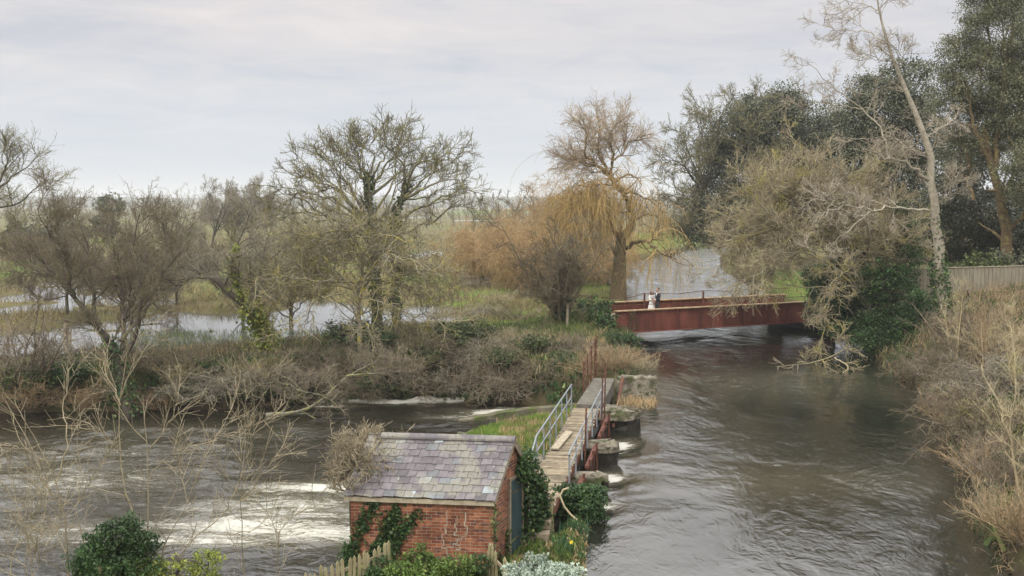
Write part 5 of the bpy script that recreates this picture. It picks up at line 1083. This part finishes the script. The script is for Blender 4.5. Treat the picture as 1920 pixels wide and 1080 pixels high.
for a in ((
  ('tangle',0,360,745,1.0,'grey arching bramble spilling to the pool between the leaning alder and the fallen tree'),
  ('tangle',0,430,730,1.15,'big grey tangle of bare stems just left of the fallen tree'),
  ('tangle',1,520,735,1.0,'pinkish bramble tangle around the base of the fallen tree'),
  ('tangle',1,600,715,1.0,'pinkish tangle behind the middle of the fallen tree'),
  ('tangle',2,680,735,.9,'brown bramble hanging over the foam line of the pool'),
  ('tangle',2,790,735,1.0,'brown tangle with a pale stem above the end of the foam line'),
  ('tangle',0,850,725,1.05,'grey-brown bramble at the corner where the concrete wall begins'),
  ('tangle',1,930,735,1.1,'large brownish bramble mound behind the middle of the concrete wall'),
  ('tangle',2,1000,720,.9,'low brown bramble on the grass behind the wall, nearer the path'),
  ('tangle',0,900,670,1.0,'grey bramble on the slope above the concrete wall'),
  ('tangle',1,1070,660,.8,'dark twiggy brush heap above the rusty railing'),
  ('tangle',2,300,690,1.0,'brown scrub behind the leaning alder trunk'),
  ('tangle',2,800,660,1.0,'brown scrub at the near edge of the flooded meadow, right of the ash'),
  ('tangle',0,905,596,.9,'grey tangle of fallen twigs at the edge of the green grass, right of the ash'),
  ('tangle',2,965,600,.8,'brown tangle on the green grass just left of the thorn bush'),
  ('tangle',1,900,540,1.0,'low straw-brown scrub in the meadow in front of the outer orange shrub'),
  ('tangle',2,985,560,.9,'dark scrub behind the pale stone in the grass'),
  ('shoots',1,935,575,.9,'thin pale stems standing in the green grass right of the ash'),
  ('shoots',1,335,715,1.0,'thin grey stems standing in the scrub right of the leaning alder'),
  ('shoots',1,480,720,1.1,'thin pale stems in the scrub left of the fallen tree'),
  ('shoots',2,630,700,1.0,'thin brown stems under the crooked pale tree'),
  ('shoots',1,770,705,1.1,'thin pale stems above the end of the foam line'),
  ('shoots',2,865,700,1.1,'thin brown stems above the corner of the low wall'),
  ('tangle',0,720,700,1.0,'pale grey tangle below the two ivied stems of the ash'),
  ('shoots',0,60,765,1.3,'upright tan willow shoots at the pool edge, farthest from the shed'),
  ('shoots',0,150,770,1.0,'tan shoots in the water beside the leaning alder'),
  ('shoots',2,20,715,2.4,'tall yellowish shoots on the far bank at the edge of the view'),
  ('shoots',0,300,768,.8,'thin tan shoots right of the leaning alder'),
  ('shoots',0,1150,690,.95,'straw-coloured shoots on the bank below the bridge end'),
  ('shoots',1,1195,700,.8,'pale shoots leaning out over the river below the abutment'),
  ('shoots',0,1120,700,.85,'straw stems beside the rusty railing'),
  ('shoots',2,1225,700,.6,'fine reddish shoots overhanging the river past the abutment'),
  ('shoots',1,960,650,.8,'pale thin stems on the slope left of the thorn bush'),
  ('green',0,70,745,1.3,'dark green bush behind the tan shoots at the pool edge'),
  ('green',1,130,720,1.2,'green bush left of the alder trunk'),
  ('green',0,655,650,1.4,'glossy green bush under the crooked pale tree'),
  ('green',1,700,660,1.2,'dark ivy bush right of the glossy green bush'),
  ('green',2,780,690,1.3,'low green bush above the foam line'),
  ('green',0,870,650,1.4,'wide green bush at the edge of the flooded meadow'),
  ('green',2,940,690,1.1,'green undergrowth above the bramble mound'),
  ('green',0,640,765,.8,'green bush on the waterline behind the middle of the foam line'),
  ('green',1,700,745,.9,'dark leafy bush on the bank just above the foam line'),
  ('green',2,510,745,.9,'leafy undergrowth behind the trunk of the fallen tree'),
  ('green',0,350,750,.8,'leafy undergrowth at the waterline under the grey arching bramble'),
  ('green',1,900,760,.7,'bright green growth on top of the concrete wall'),
  ('green',2,450,750,.9,'green undergrowth at the waterline left of the fallen tree'),
  ('green',0,740,750,.7,'small green clump on the bank behind the foam line'),
  ('green',2,1000,660,1.0,'green patch of brush on the slope under the thorn bush'),
  ('green',1,1165,650,.9,'ivy clump at the waterline under the bridge end'),
  ('green',2,560,760,.7,'small green bush under the fallen tree'),
  ('green',0,840,760,.7,'green bush at the nook between foam line and wall'),)): put(a[0], a[1], a[2], a[3], a[4] * .78, a[5], (.85 if a[2] > 560 else .6) if a[3] > 695 and a[0] == 'tangle' else .62, group=GB)
for a in ((
  ('shoots',2,1810,650,1.5,'thin brown brush just right of the poplar foot'),
  ('shoots',1,1870,670,1.2,'pale brush below the board fence'),
  ('shoots',2,1760,715,1.1,'thin brown brush at the waterline below the poplar'),
  ('tangle',1,1830,740,1.4,'straw-brown tangle on the mid slope of the right bank'),
  ('tangle',0,1895,740,1.5,'greyish brush high on the slope at the edge of the view'),
  ('shoots',0,1800,800,1.1,'tan brush hanging to the water half way down the right bank'),
  ('tangle',2,1860,830,1.3,'brown tangle above the tan waterside brush'),
  ('shoots',1,1910,820,1.3,'pale brush beside the small green ivy on the right bank'),
  ('shoots',0,1855,900,1.0,'tan brush at the water near the bottom of the right bank'),
  ('shoots',2,1905,920,1.1,'thin brown brush on the slope near the bottom of the right bank'),
  ('shoots',1,1890,990,.9,'pale waterside shoots nearest the camera on the right bank'),
  ('shoots',0,1930,1010,1.0,'tan shoots nearest the camera at the edge of the view'),
  ('tangle',2,1720,700,.9,'brown overhanging tangle at the corner below the poplar'),
  ('tangle',1,1790,760,.9,'pinkish tangle trailing towards the water'),
  ('tangle',2,1850,780,1.0,'brown bramble in the middle of the right slope'),
  ('tangle',1,1880,870,.8,'pinkish bramble low on the right slope'),
  ('tangle',2,1800,690,1.0,'brown bramble behind the poplar foot'),
  ('tangle',0,1900,700,.8,'grey bramble under the fence'),
  ('green',1,1890,780,.8,'small dark ivy clump on the right bank slope'),
  ('green',2,1740,730,.5,'little green tuft at the waterline below the poplar'),
  ('green',1,1900,880,.7,'dark ivy clump lower on the right bank slope'),
  ('green',0,1700,690,.9,'dark green growth under the tall ivy thicket'),)): put(a[0], a[1], a[2], a[3], a[4] * .62, a[5], .8, group=GR)
for a in ((0,1790,690,1.0,'thin brown sapling directly in front of the poplar trunk',1.15), (1,1845,720,1.0,'slim sapling on the right bank between poplar and view edge',1.0), (0,1905,760,1.0,'pale many-branched sapling high on the right bank',1.0), (0,1925,960,1.0,'long straw-coloured sapling leaning over the river from the right bank',1.0)):
    put('sapling', a[0], a[1], a[2], a[3] * .7, a[4], a[5] * .95, GR)

# ------------------------------------------------------------------ near saplings and shrubs in front of the pool
def sap(label, paths, Y, seed, r0=.05, m='sap_twig', lv=None):
    st = []
    for k, p in enumerate(paths): st.append((px3(p, Y), r0 * (.7 if k == 0 else .42), .006))
    b0 = st[0][0][0].copy(); st[0] = ([np.array([b0[0], b0[1], min(gz(b0[0], b0[1]) - .1, b0[2] - .05)])] + st[0][0], r0 * .7, .007)
    return tree('sapling', label, 'tree', st, lv or [L(n=8, L=1.0, ang=(38,12), K=8, w=.07, tr=(0,0,.035), rr=.5, tip=.005), L(n=5, L=.48, ang=(36,12), K=5, w=.08, tr=(0,0,.04), rr=.6, tip=.0038)], m, 'sap_twig', seed, 'bare saplings in front of the pool', crown='twigs', sides=(8, 4))
sap('straight grey sapling rising from the middle of the ivy bush', [[(257,1010),(240,940),(231,899),(224,800),(227,737),(240,650)], [(226,760),(200,700),(195,650)], [(228,740),(250,680),(262,630)], [(229,850),(190,810),(160,790)]], 20.5, 601, .055)
sap('grey sapling beside the straight one, forking above the ivy bush', [[(275,1010),(277,960),(278,899),(272,811),(268,740)], [(278,899),(310,860),(360,830)], [(275,850),(320,790),(340,720)]], 20.3, 602, .045)
sap('slanting sapling right of the ivy bush', [[(305,1040),(330,985),(352,941),(370,890),(384,858),(380,790)], [(352,941),(340,890),(335,850)], [(384,858),(415,800),(430,770)]], 20.6, 603, .035)
sap('long low sapling leaning far towards the shed', [[(340,1040),(380,1000),(417,964),(450,940),(480,923),(540,900)], [(417,964),(450,900),(455,840),(470,790)], [(380,1000),(440,1000),(500,985),(560,960)], [(450,940),(500,880),(530,840)]], 20.8, 604, .04)
sap('pale thick-stemmed sapling left of the ivy bush', [[(128,1060),(118,960),(106,904),(90,870),(60,811),(40,780)], [(106,904),(125,820),(118,760),(140,680)], [(90,870),(40,840),(0,830)], [(118,960),(80,900),(60,860)]], 19.5, 605, .06)
sap('thin sapling at the edge of the view with open forks', [[(20,1075),(40,1000),(30,940),(15,880)], [(40,1000),(70,950),(95,890)], [(30,940),(0,900),(-30,880)]], 19.2, 606, .035)
sap('arching sapling whose bough hangs over the pool', [[(160,1050),(150,990),(135,940),(110,930),(70,925),(30,935)], [(150,990),(100,985),(50,1000)], [(140,950),(170,900),(200,860)]], 19.8, 607, .035)
sap('slender sapling reaching up before the fallen tree', [[(455,1000),(450,930),(462,860),(458,800),(462,740)], [(462,860),(480,800),(520,770)], [(450,930),(420,880),(410,840)]], 21.3, 608, .025)
sap('dead brown seedling stems between the slanting sapling and the shed', [[(520,1030),(530,990),(560,960),(590,930)], [(525,1010),(500,960),(480,940)]], 21.5, 609, .02)
sap('bushy cluster of fine stems at the bottom corner', [[(60,1090),(55,1030),(45,980),(60,930)], [(60,1090),(90,1020),(110,990)], [(60,1090),(20,1030),(0,990)], [(60,1090),(75,1000),(85,960)]], 18.8, 610, .02)
def near_bush(name, label, blobs, n, size, seed, mat_, cat='bush', cl=.16, per=22): return evergreen(name, label, blobs, n, size, seed, mat_, cat=cat, cl=cl, per=per)
near_bush('ivy_bush', 'rounded glossy ivy bush at the foot of the bare saplings', [(215,1018,19.6,58,40), (178,1048,19.5,45,40), (268,1018,19.8,28,30), (240,985,19.8,24,22), (225,1070,19.4,80,45)], 13000, .07, 620, 'ivy')
near_bush('yellow_shrub', 'yellow-green leafy shrub beside the glossy ivy bush', [(330,1072,19.6,70,30), (390,1060,19.7,30,32), (280,1075,19.5,50,28)], 3400, .065, 621, 'ivy_yellow')
b_ = MB(); q0 = at_y(190, 1072, 19.2); b_.tube([q0 + [0,0,-.5], q0, q0 + [-.05,0,.13]], [.06,.055,.045], 9); tag(b_.build('tree_stump', M['cut'], None, loc=tuple(q0)), 'freshly cut pale stump among the ivy leaves', 'stump')
near_bush('ivy_mound', 'big ivy mound beside the near end of the footbridge', [(1085,945,26.3,45,38), (1060,935,26.0,28,26), (1105,965,26.2,28,32), (1120,930,26.6,16,20)], 9000, .10, 622, 'ivy', cl=.22)
b_ = MB(); b_.tube([at_y(1066,915,25.6), at_y(1056,918,25.5), at_y(1050,930,25.5), at_y(1058,950,25.4), at_y(1070,965,25.3), at_y(1082,975,25.2)], .028, 7); tag(b_.build('bent_branch', M['straw'], None, loc=tuple(at_y(1056,930,25.5))), 'pale hooked bare branch curling over the ivy mound', 'branch')
near_bush('silver_shrub', 'silvery grey-green shrub at the near edge of the garden', [(1010,1062,20.6,38,22), (975,1068,20.4,28,18), (1050,1078,20.3,50,22), (1000,1090,20.2,60,25)], 4800, .075, 623, 'silver')
near_bush('garden_shrub', 'yellow-green leafy plants along the foot of the brick wall', [(800,1068,21.2,60,20), (750,1075,21.2,35,16), (860,1062,21.2,40,22), (790,1050,21.4,18,30), (760,1060,21.4,14,22)], 4200, .075, 624, 'lush')
near_bush('garden_shrub', 'dark evergreen leaves between picket fence and brick wall', [(715,1070,21.3,25,30), (700,1085,21.2,35,20), (900,1060,21.3,20,25)], 2200, .075, 625, 'ivy')
# daffodil clumps
def daffodil(label, px, py, n, h, seed, flower=False):
    rg = np.random.default_rng(seed); p = on_ground(px, py); t = thing('daffodil_clump', label, 'plant', tuple(p), 'daffodil clumps in the garden')
    c = p + np.stack([rg.normal(0,.16,n), rg.normal(0,.16,n), np.full(n, h*.45)], 1); ax = np.stack([rg.normal(0,.25,n), rg.normal(0,.25,n), np.ones(n)], 1)
    V, Q, tn = leaves(c, h, rg, .06, axis=ax*2); mesh('leaves', V, Q, M['daff'], t, tone=tn)
    if flower:
        f = MB()
        for a in np.linspace(0, 2*np.pi, 6, endpoint=False):
            u = np.array([math.cos(a), -.5, math.sin(a)]); o = p + [.03,-.12,h*.95]; v = np.array([-math.sin(a), 0, math.cos(a)]); f.poly([o, o+u*.03+v*.02, o+u*.06, o+u*.03-v*.02], [(0,1,2,3)])
        f.tube([o, o+[0,-.06,0]], [.012,.02], 8); f.build('flower', M['yellow'], t)
for a in (('daffodil leaves nearest the silver shrub with one yellow flower', 1068,1045,36,.42,631,True), ('tall clump of blue-green daffodil leaves below the ivy mound', 1080,1005,70,.5,632), ('spreading clump of daffodil leaves nearer the shed', 1058,1030,55,.42,633)): daffodil(*a)
# dead bramble on the corner of the shed roof
p = sh(-.03, .35, 1.2)
cr = thing('dead_creeper', 'leafless grey creeper heaped over the corner of the slate roof', 'creeper', tuple(sh(0,.4,2.3))); rg = np.random.default_rng(640)
sets = None
for (s_, t_, z_, n_, h_) in ((-.01,.44,2.62,26,.62), (.01,.30,2.35,24,.55), (-.02,.52,2.5,26,.75), (-.02,.18,2.0,14,.4), (-.04,.6,1.9,16,.8)):
    a = shrub_sets(sh(s_, t_, z_), rg, n_, h_, 1.5, [L(n=7, L=.42, ang=(50,15), K=6, w=.28, tr=(0,0,-.03), rr=.6, tip=.006), L(n=4, L=.2, ang=(50,15), K=4, w=.25, rr=.6, tip=.005)], r0=.016, w=.2, up=-.02, foot=.25)
    sets = a if sets is None else [(np.vstack([p[0], q[0]]), np.vstack([p[1], q[1]])) for p, q in zip(sets, a)]
V, Q, tn = tubes_tone(sets, [5, 3, 3], rg); mesh('branches', V, Q, M['sap_twig'], cr, tone=tn, smooth=True)
P = np.array([resample([sh(-.03,.45,-.3), sh(-.03,.45,1.0), sh(-.02,.42,2.5)], 8), resample([sh(-.05,.6,-.3), sh(-.03,.5,1.2), sh(-.01,.3,2.3)], 8), resample([sh(-.04,.3,-.3), sh(-.03,.2,1.0), sh(.0,.12,2.1)], 8)])
V, Q, tn = tubes_tone([(P, np.full((3, 8), .022))], [6], rg); mesh('stem', V, Q, M['ash'], cr, tone=tn, smooth=True)
# ------------------------------------------------------------------ ground cover nobody could count
def tufts(name, n, region, size, m, seed, keep=None, spread=.12, per=7, aspect=.10):
    rg = np.random.default_rng(seed); X, Y = region(rg, n); z = ground(X, Y)
    k = np.ones(len(X), bool) if keep is None else keep(X, Y, z); X, Y, z = X[k], Y[k], z[k]
    s = np.repeat(size * np.exp(rg.normal(0, .3, len(X))), per)
    c = np.repeat(np.stack([X, Y, z], 1), per, 0) + np.stack([rg.normal(0, spread, len(s)), rg.normal(0, spread, len(s)), s * .38], 1)
    ax = np.stack([rg.normal(0,.45,len(s)), rg.normal(0,.45,len(s)), np.ones(len(s))], 1); ax /= np.linalg.norm(ax, axis=1, keepdims=True)
    n_ = rg.normal(0, 1, ax.shape); b = np.cross(n_, ax); b /= np.linalg.norm(b, axis=1, keepdims=True); l = s[:, None]
    V = np.stack([c - ax*l*.5 - b*l*aspect*.5, c - ax*l*.5 + b*l*aspect*.5, c + ax*l*.5 + b*l*aspect*.1, c + ax*l*.5 - b*l*aspect*.1], 1).reshape(-1, 3)
    return kind(mesh(name, V, np.arange(len(V)).reshape(-1, 4), M[m], tone=np.repeat(rg.uniform(0, 1, len(s)), 4)), 'stuff')
def rect(x0, x1, y0, y1): return lambda rg, n: (rg.uniform(x0, x1, n), rg.uniform(y0, y1, n))
def dry(X, Y, z): return (sdist(X, Y, RIVER) > .3) & (sdist(X, Y, POOL) > .5)
tufts('spit_grass', 9000, rect(-2.6, 3.5, 36.4, 43.6), .13, 'grassblade', 701, lambda X, Y, z: sdist(X, Y, SPIT) < -.05, .08)
tufts('dead_grass', 1100, rect(-.5, 3.5, 36.8, 43.0), .2, 'deadgrass', 702, lambda X, Y, z: (sdist(X, Y, SPIT) < -.3) & (fbm(X*.9, Y*.9, 3, 4) > .52), .1)
tufts('garden_grass', 5200, rect(-4.5, 2.6, 20.3, 26.5), .16, 'lush', 703, lambda X, Y, z: dry(X, Y, z) & ~((np.abs(X - xc(Y)) < .5) & (Y > 24.2)), .08, aspect=.22)
tufts('dead_leaves', 3000, rect(-.6, 2.6, 21, 26), .09, 'deadgrass', 704, lambda X, Y, z: dry(X, Y, z), .1, 4, .6)
tufts('bank_grass', 6000, rect(-24, 8, 46, 64), .26, 'under', 705, lambda X, Y, z: dry(X, Y, z) & (z > -1.1) & (z < 1.6), .22, 7, .12)
tufts('dead_grass', 2200, rect(-24, 8, 46, 55), .32, 'deadgrass', 706, lambda X, Y, z: dry(X, Y, z) & (z > -.6) & (fbm(X*.35, Y*.35, 3, 41) > .5), .22, 7, .09)
tufts('meadow_grass', 7000, rect(1.5, 10, 62, 80), .16, 'grassblade', 707, lambda X, Y, z: dry(X, Y, z) & (z > .45), .25, 7, .16)
def wedge(y0, y1): 
    def f(rg, n):
        Y = np.exp(rg.uniform(math.log(y0), math.log(y1), n)); return rg.uniform(-.62, .30, n) * Y, Y
    return f
tufts('sedge', 9000, rect(-6, 6, 60, 120), .3, 'sedge', 712, lambda X, Y, z: dry(X, Y, z) & (fbm(X*.25, Y*.25, 3, 63) > .47), .25, 6, .12)
tufts('sedge', 26000, wedge(54, 260), .38, 'sedge', 708, lambda X, Y, z: dry(X, Y, z) & (z > .40) & (fbm(X*.11, Y*.22, 3, 61) > .46), .4, 6, .12)
tufts('bank_litter', 6000, rect(12, 34, 24, 62), .3, 'deadgrass', 709, lambda X, Y, z: (sdist(X, Y, RIVER) > .05) & (X > 9), .25, 6, .07)
tufts('right_bank_growth', 5000, rect(12, 34, 24, 62), .4, 'under', 710, lambda X, Y, z: (sdist(X, Y, RIVER) > .2) & (X > 9) & (fbm(X*.4, Y*.4, 3, 66) > .5), .25, 6, .2)
rg = np.random.default_rng(711); n_ = 70; yo = rg.normal(38.1, .35, n_); oo = rg.uniform(1.1, 2.5, n_); c = np.repeat(np.stack([xc(yo) + dn[0]*oo, yo + dn[1]*oo, np.full(n_, .92)], 1), 9, 0) + rg.normal(0, .07, (n_*9, 3)); ax = rg.normal(0, .45, (n_*9, 3)) + [0, 0, 1]
V, Q, tn = leaves(c, .36, rg, .05, axis=ax*2); pgo = mesh('dry_grass', V, Q, M['deadgrass'], loc=tuple(fbp(38.1, 1.8, .75)), tone=tn); tag(pgo, 'pale dry grass tussock growing on the broad stone pier', 'grass')
tufts('bank_leaves', 7000, rect(-26, 8, 46, 55), .17, 'ivy', 713, lambda X, Y, z: (sdist(X, Y, POOL) > .35) & (sdist(X, Y, POOL) < 3.2) & (fbm(X*.5, Y*.5, 3, 67) > .47), .2, 6, .7)
# undergrowth of fine stems on the pool bank
def fine_stems(name, X, Y, h, m, seed, lean=.5):
    rg = np.random.default_rng(seed); z = ground(X, Y); n = len(X); d = np.stack([rg.normal(0, lean, n), rg.normal(0, lean, n), np.ones(n)], 1); P = np.empty((n, 5, 3)); P[:, 0] = np.stack([X, Y, z - .05], 1); s = (h * np.exp(rg.normal(0, .35, n)) / 4)[:, None]
    for k in range(1, 5):
        d = d + rg.normal(0, .2, d.shape) + [0, 0, -.12]; d /= np.linalg.norm(d, axis=1, keepdims=True); P[:, k] = P[:, k-1] + d * s
    a = (P, np.tile(.010 * np.linspace(1, .4, 5), (n, 1))); b = grow(*a, rg, 3, .4 * h, (.2,1), (45,15), 4, .25, (0,0,-.02), .7, .005)
    V, Q, tn = tubes_tone([a, b], [3, 3], rg); return kind(mesh(name, V, Q, M[m], tone=tn, smooth=True), 'stuff')
rg = np.random.default_rng(720)
def pick(x0, x1, y0, y1, n, f):
    X, Y = rg.uniform(x0, x1, n), rg.uniform(y0, y1, n); k = f(X, Y); return X[k], Y[k]
bankf = lambda X, Y: (sdist(X, Y, POOL) > .4) & (sdist(X, Y, RIVER) > .4) & (sdist(X, Y, POOL) < 7)
fine_stems('undergrowth', *pick(-28, 7, 46, 58, 3200, bankf), .6, 'brown_twig', 721)
fine_stems('undergrowth', *pick(-28, 7, 46, 57, 2000, bankf), .65, 'grey_twig', 722)
rb_ = lambda X, Y: (sdist(X, Y, RIVER) > .1) & (X > 9)
fine_stems('undergrowth', *pick(11, 36, 22, 60, 6000, rb_), .7, 'tan_twig', 723)
fine_stems('undergrowth', *pick(11, 36, 22, 60, 4500, rb_), .75, 'pink_twig', 724)
# far-off hedges and woods that read as one mass each
def far_mass(name, pts, n, h, m, seed, dens=1):
    rg = np.random.default_rng(seed); P0 = resample(pts, 60); i = rg.uniform(0, 58.99, n); k = i.astype(int); u = (i - k)[:, None]; p = P0[k]*(1-u) + P0[k+1]*u + np.stack([rg.normal(0, h*.3, n), rg.normal(0, h*.5, n), np.zeros(n)], 1)
    p[:, 2] = ground(p[:, 0], p[:, 1]) - .3; hh = h * np.exp(rg.normal(0, .25, n)) * (.55 + .9 * vnoise(p[:, 0] / (h*2.5), p[:, 1] / (h*2.5), seed)); d = np.stack([rg.normal(0, .25, n), rg.normal(0, .25, n), np.ones(n)], 1)
    K = 4; P = np.empty((n, K, 3)); P[:, 0] = p
    for j in range(1, K): d = d + rg.normal(0, .12, d.shape); d /= np.linalg.norm(d, axis=1, keepdims=True); P[:, j] = P[:, j-1] + d * (hh/3)[:, None]
    a = (P, np.tile(.010*h*np.linspace(1, .4, K), (n, 1))); b = grow(*a, rg, 7, .28*h, (.25,1), (40,14), 4, .18, (0,0,.05), .6, .004*h); c = grow(*b, rg, 4, .14*h, (.2,1), (40,14), 3, .18, (0,0,.05), .7, .003*h)
    V, Q, tn = tubes_tone([a, b, c], [3, 3, 3], rg); return kind(mesh(name, V, Q, M[m], tone=tn), 'stuff')
W3 = lambda x, y: np.array([x, y, 0.])
far_mass('far_wood', [W3(-210, 330), W3(-90, 350), W3(0, 360), W3(60, 380), W3(120, 400)], 420, 8.5, 'brown_twig', 801)
far_mass('far_wood', [W3(-330, 520), W3(-120, 560), W3(60, 600), W3(260, 560)], 420, 12, 'pink_twig', 802)
far_mass('far_hedge', [W3(-110, 215), W3(-60, 225), W3(-25, 228)], 130, 4.5, 'brown_twig', 803)
far_mass('far_hedge', [W3(-75, 118), W3(-45, 124), W3(-22, 122)], 130, 3.4, 'pink_twig', 804)
far_mass('far_hedge', [W3(-60, 88), W3(-42, 92), W3(-30, 90)], 90, 3.4, 'brown_twig', 805)
far_mass('far_wood', [W3(40, 260), W3(75, 275), W3(120, 280)], 160, 10, 'pink_twig', 806)
# pale stone in the grass by the thorn bush
o = rock('pale rounded stone in the green grass left of the thorn bush', tuple(on_ground(1011, 588) + [0,0,.12]), .32, 90); del o['group']
# ------------------------------------------------------------------ air, sky, sun, camera
hz = MB(); hz.box(-3200, -60, -4.5, 3200, 3400, 44)
hm = bpy.data.materials.new('haze'); hm.use_nodes = True; nt = hm.node_tree; nt.nodes.remove(nt.nodes['Principled BSDF'])
pv = N(nt, 'ShaderNodeVolumePrincipled'); pv.inputs['Color'].default_value = (.93, .96, 1, 1); pv.inputs['Density'].default_value = HAZE; pv.inputs['Anisotropy'].default_value = 0
lk(nt, pv.outputs[0], nt.nodes['Material Output'].inputs['Volume'])
kind(hz.build('haze', hm, None), 'stuff')
w = bpy.data.worlds.new('World'); SC.world = w; w.use_nodes = True; nt = w.node_tree
bg = nt.nodes['Background']; out = nt.nodes['World Output']
SE, SA = R(42), R(-150)      # sun elevation, azimuth of the sun measured from +Y (behind the camera, to the left)
sky = N(nt, 'ShaderNodeTexSky', _sky_type='NISHITA'); sky.sun_disc = False; sky.sun_elevation = SE; sky.sun_rotation = SA
lk(nt, sky.outputs[0], bg.inputs[0]); bg.inputs[1].default_value = .06
tc = N(nt, 'ShaderNodeTexCoord'); sx = N(nt, 'ShaderNodeSeparateXYZ'); lk(nt, tc.outputs['Generated'], sx.inputs[0])
zc = math_(nt, 'MAXIMUM', sx.outputs[2], 0.0); za = math_(nt, 'ADD', zc, .13)
cb = N(nt, 'ShaderNodeCombineXYZ'); lk(nt, math_(nt, 'DIVIDE', sx.outputs[0], za), cb.inputs[0]); lk(nt, math_(nt, 'DIVIDE', sx.outputs[1], za), cb.inputs[1])
n1 = noise(nt, .55, 6, .55, vec=cb.outputs[0], sc=(1.0, 1.15, 1), dist=.5); n2 = noise(nt, 2.4, 6, .6, vec=cb.outputs[0], sc=(1., 1.2, 1), dist=.8)
base = ramp(nt, zc, [(0, (.70,.71,.735)), (.05, (.655,.69,.745)), (.10, (.665,.69,.735)), (.16, (.70,.69,.71)), (.22, (.73,.71,.72)), (.32, (1.05,1.04,1.04)), (.48, (1.75,1.74,1.74)), (1, (2.7,2.7,2.7))])
a = math_(nt, 'ADD', math_(nt, 'MULTIPLY', n1, .65), math_(nt, 'MULTIPLY', n2, .35))
tint = ramp(nt, a, [(.38, (.84,.865,.915)), (.48, (.97,.965,.965)), (.55, (1.05,1.015,.99)), (.64, (1.17,1.115,1.07))])
cf = math_(nt, 'MULTIPLY', math_(nt, 'SUBTRACT', zc, .02), 9., True)
col = mix(nt, 1, base, mix(nt, cf, (1., 1., 1.), tint), 'MULTIPLY')
b2 = N(nt, 'ShaderNodeBackground'); lk(nt, col, b2.inputs[0]); b2.inputs[1].default_value = SKYK
mx = N(nt, 'ShaderNodeMixShader'); mx.inputs[0].default_value = .93; lk(nt, bg.outputs[0], mx.inputs[1]); lk(nt, b2.outputs[0], mx.inputs[2]); lk(nt, mx.outputs[0], out.inputs[0])
sl_ = bpy.data.lights.new('sun', 'SUN'); sl_.energy = 1.8; sl_.angle = R(18); sl_.color = (1, .95, .87)
so = bpy.data.objects.new('sun', sl_); C.objects.link(so)
sd = Vector((math.sin(SA) * math.cos(SE), math.cos(SA) * math.cos(SE), math.sin(SE)))
so.rotation_euler = sd.to_track_quat('Z', 'Y').to_euler()
cam = bpy.data.cameras.new('camera'); co = bpy.data.objects.new('camera', cam); C.objects.link(co)
cam.sensor_width = 36; cam.lens = F / 1920 * 36; cam.clip_start = .1; cam.clip_end = 9000
co.location = (0, 0, H); co.rotation_euler = (math.pi / 2 - TH, 0, 0); SC.camera = co
SC.view_settings.view_transform = 'Standard'; SC.view_settings.look = 'None'; SC.view_settings.gamma = 1; SC.view_settings.exposure = EXPO
SC.render.engine = 'CYCLES'; SC.cycles.use_denoising = True; SC.cycles.max_bounces = 6; SC.cycles.diffuse_bounces = 3; SC.cycles.glossy_bounces = 3; SC.cycles.transmission_bounces = 2; SC.cycles.transparent_max_bounces = 8; SC.cycles.volume_bounces = 1
SC.cycles.use_fast_gi = False

for o in SC.objects:
    if '_o' in o: del o['_o']
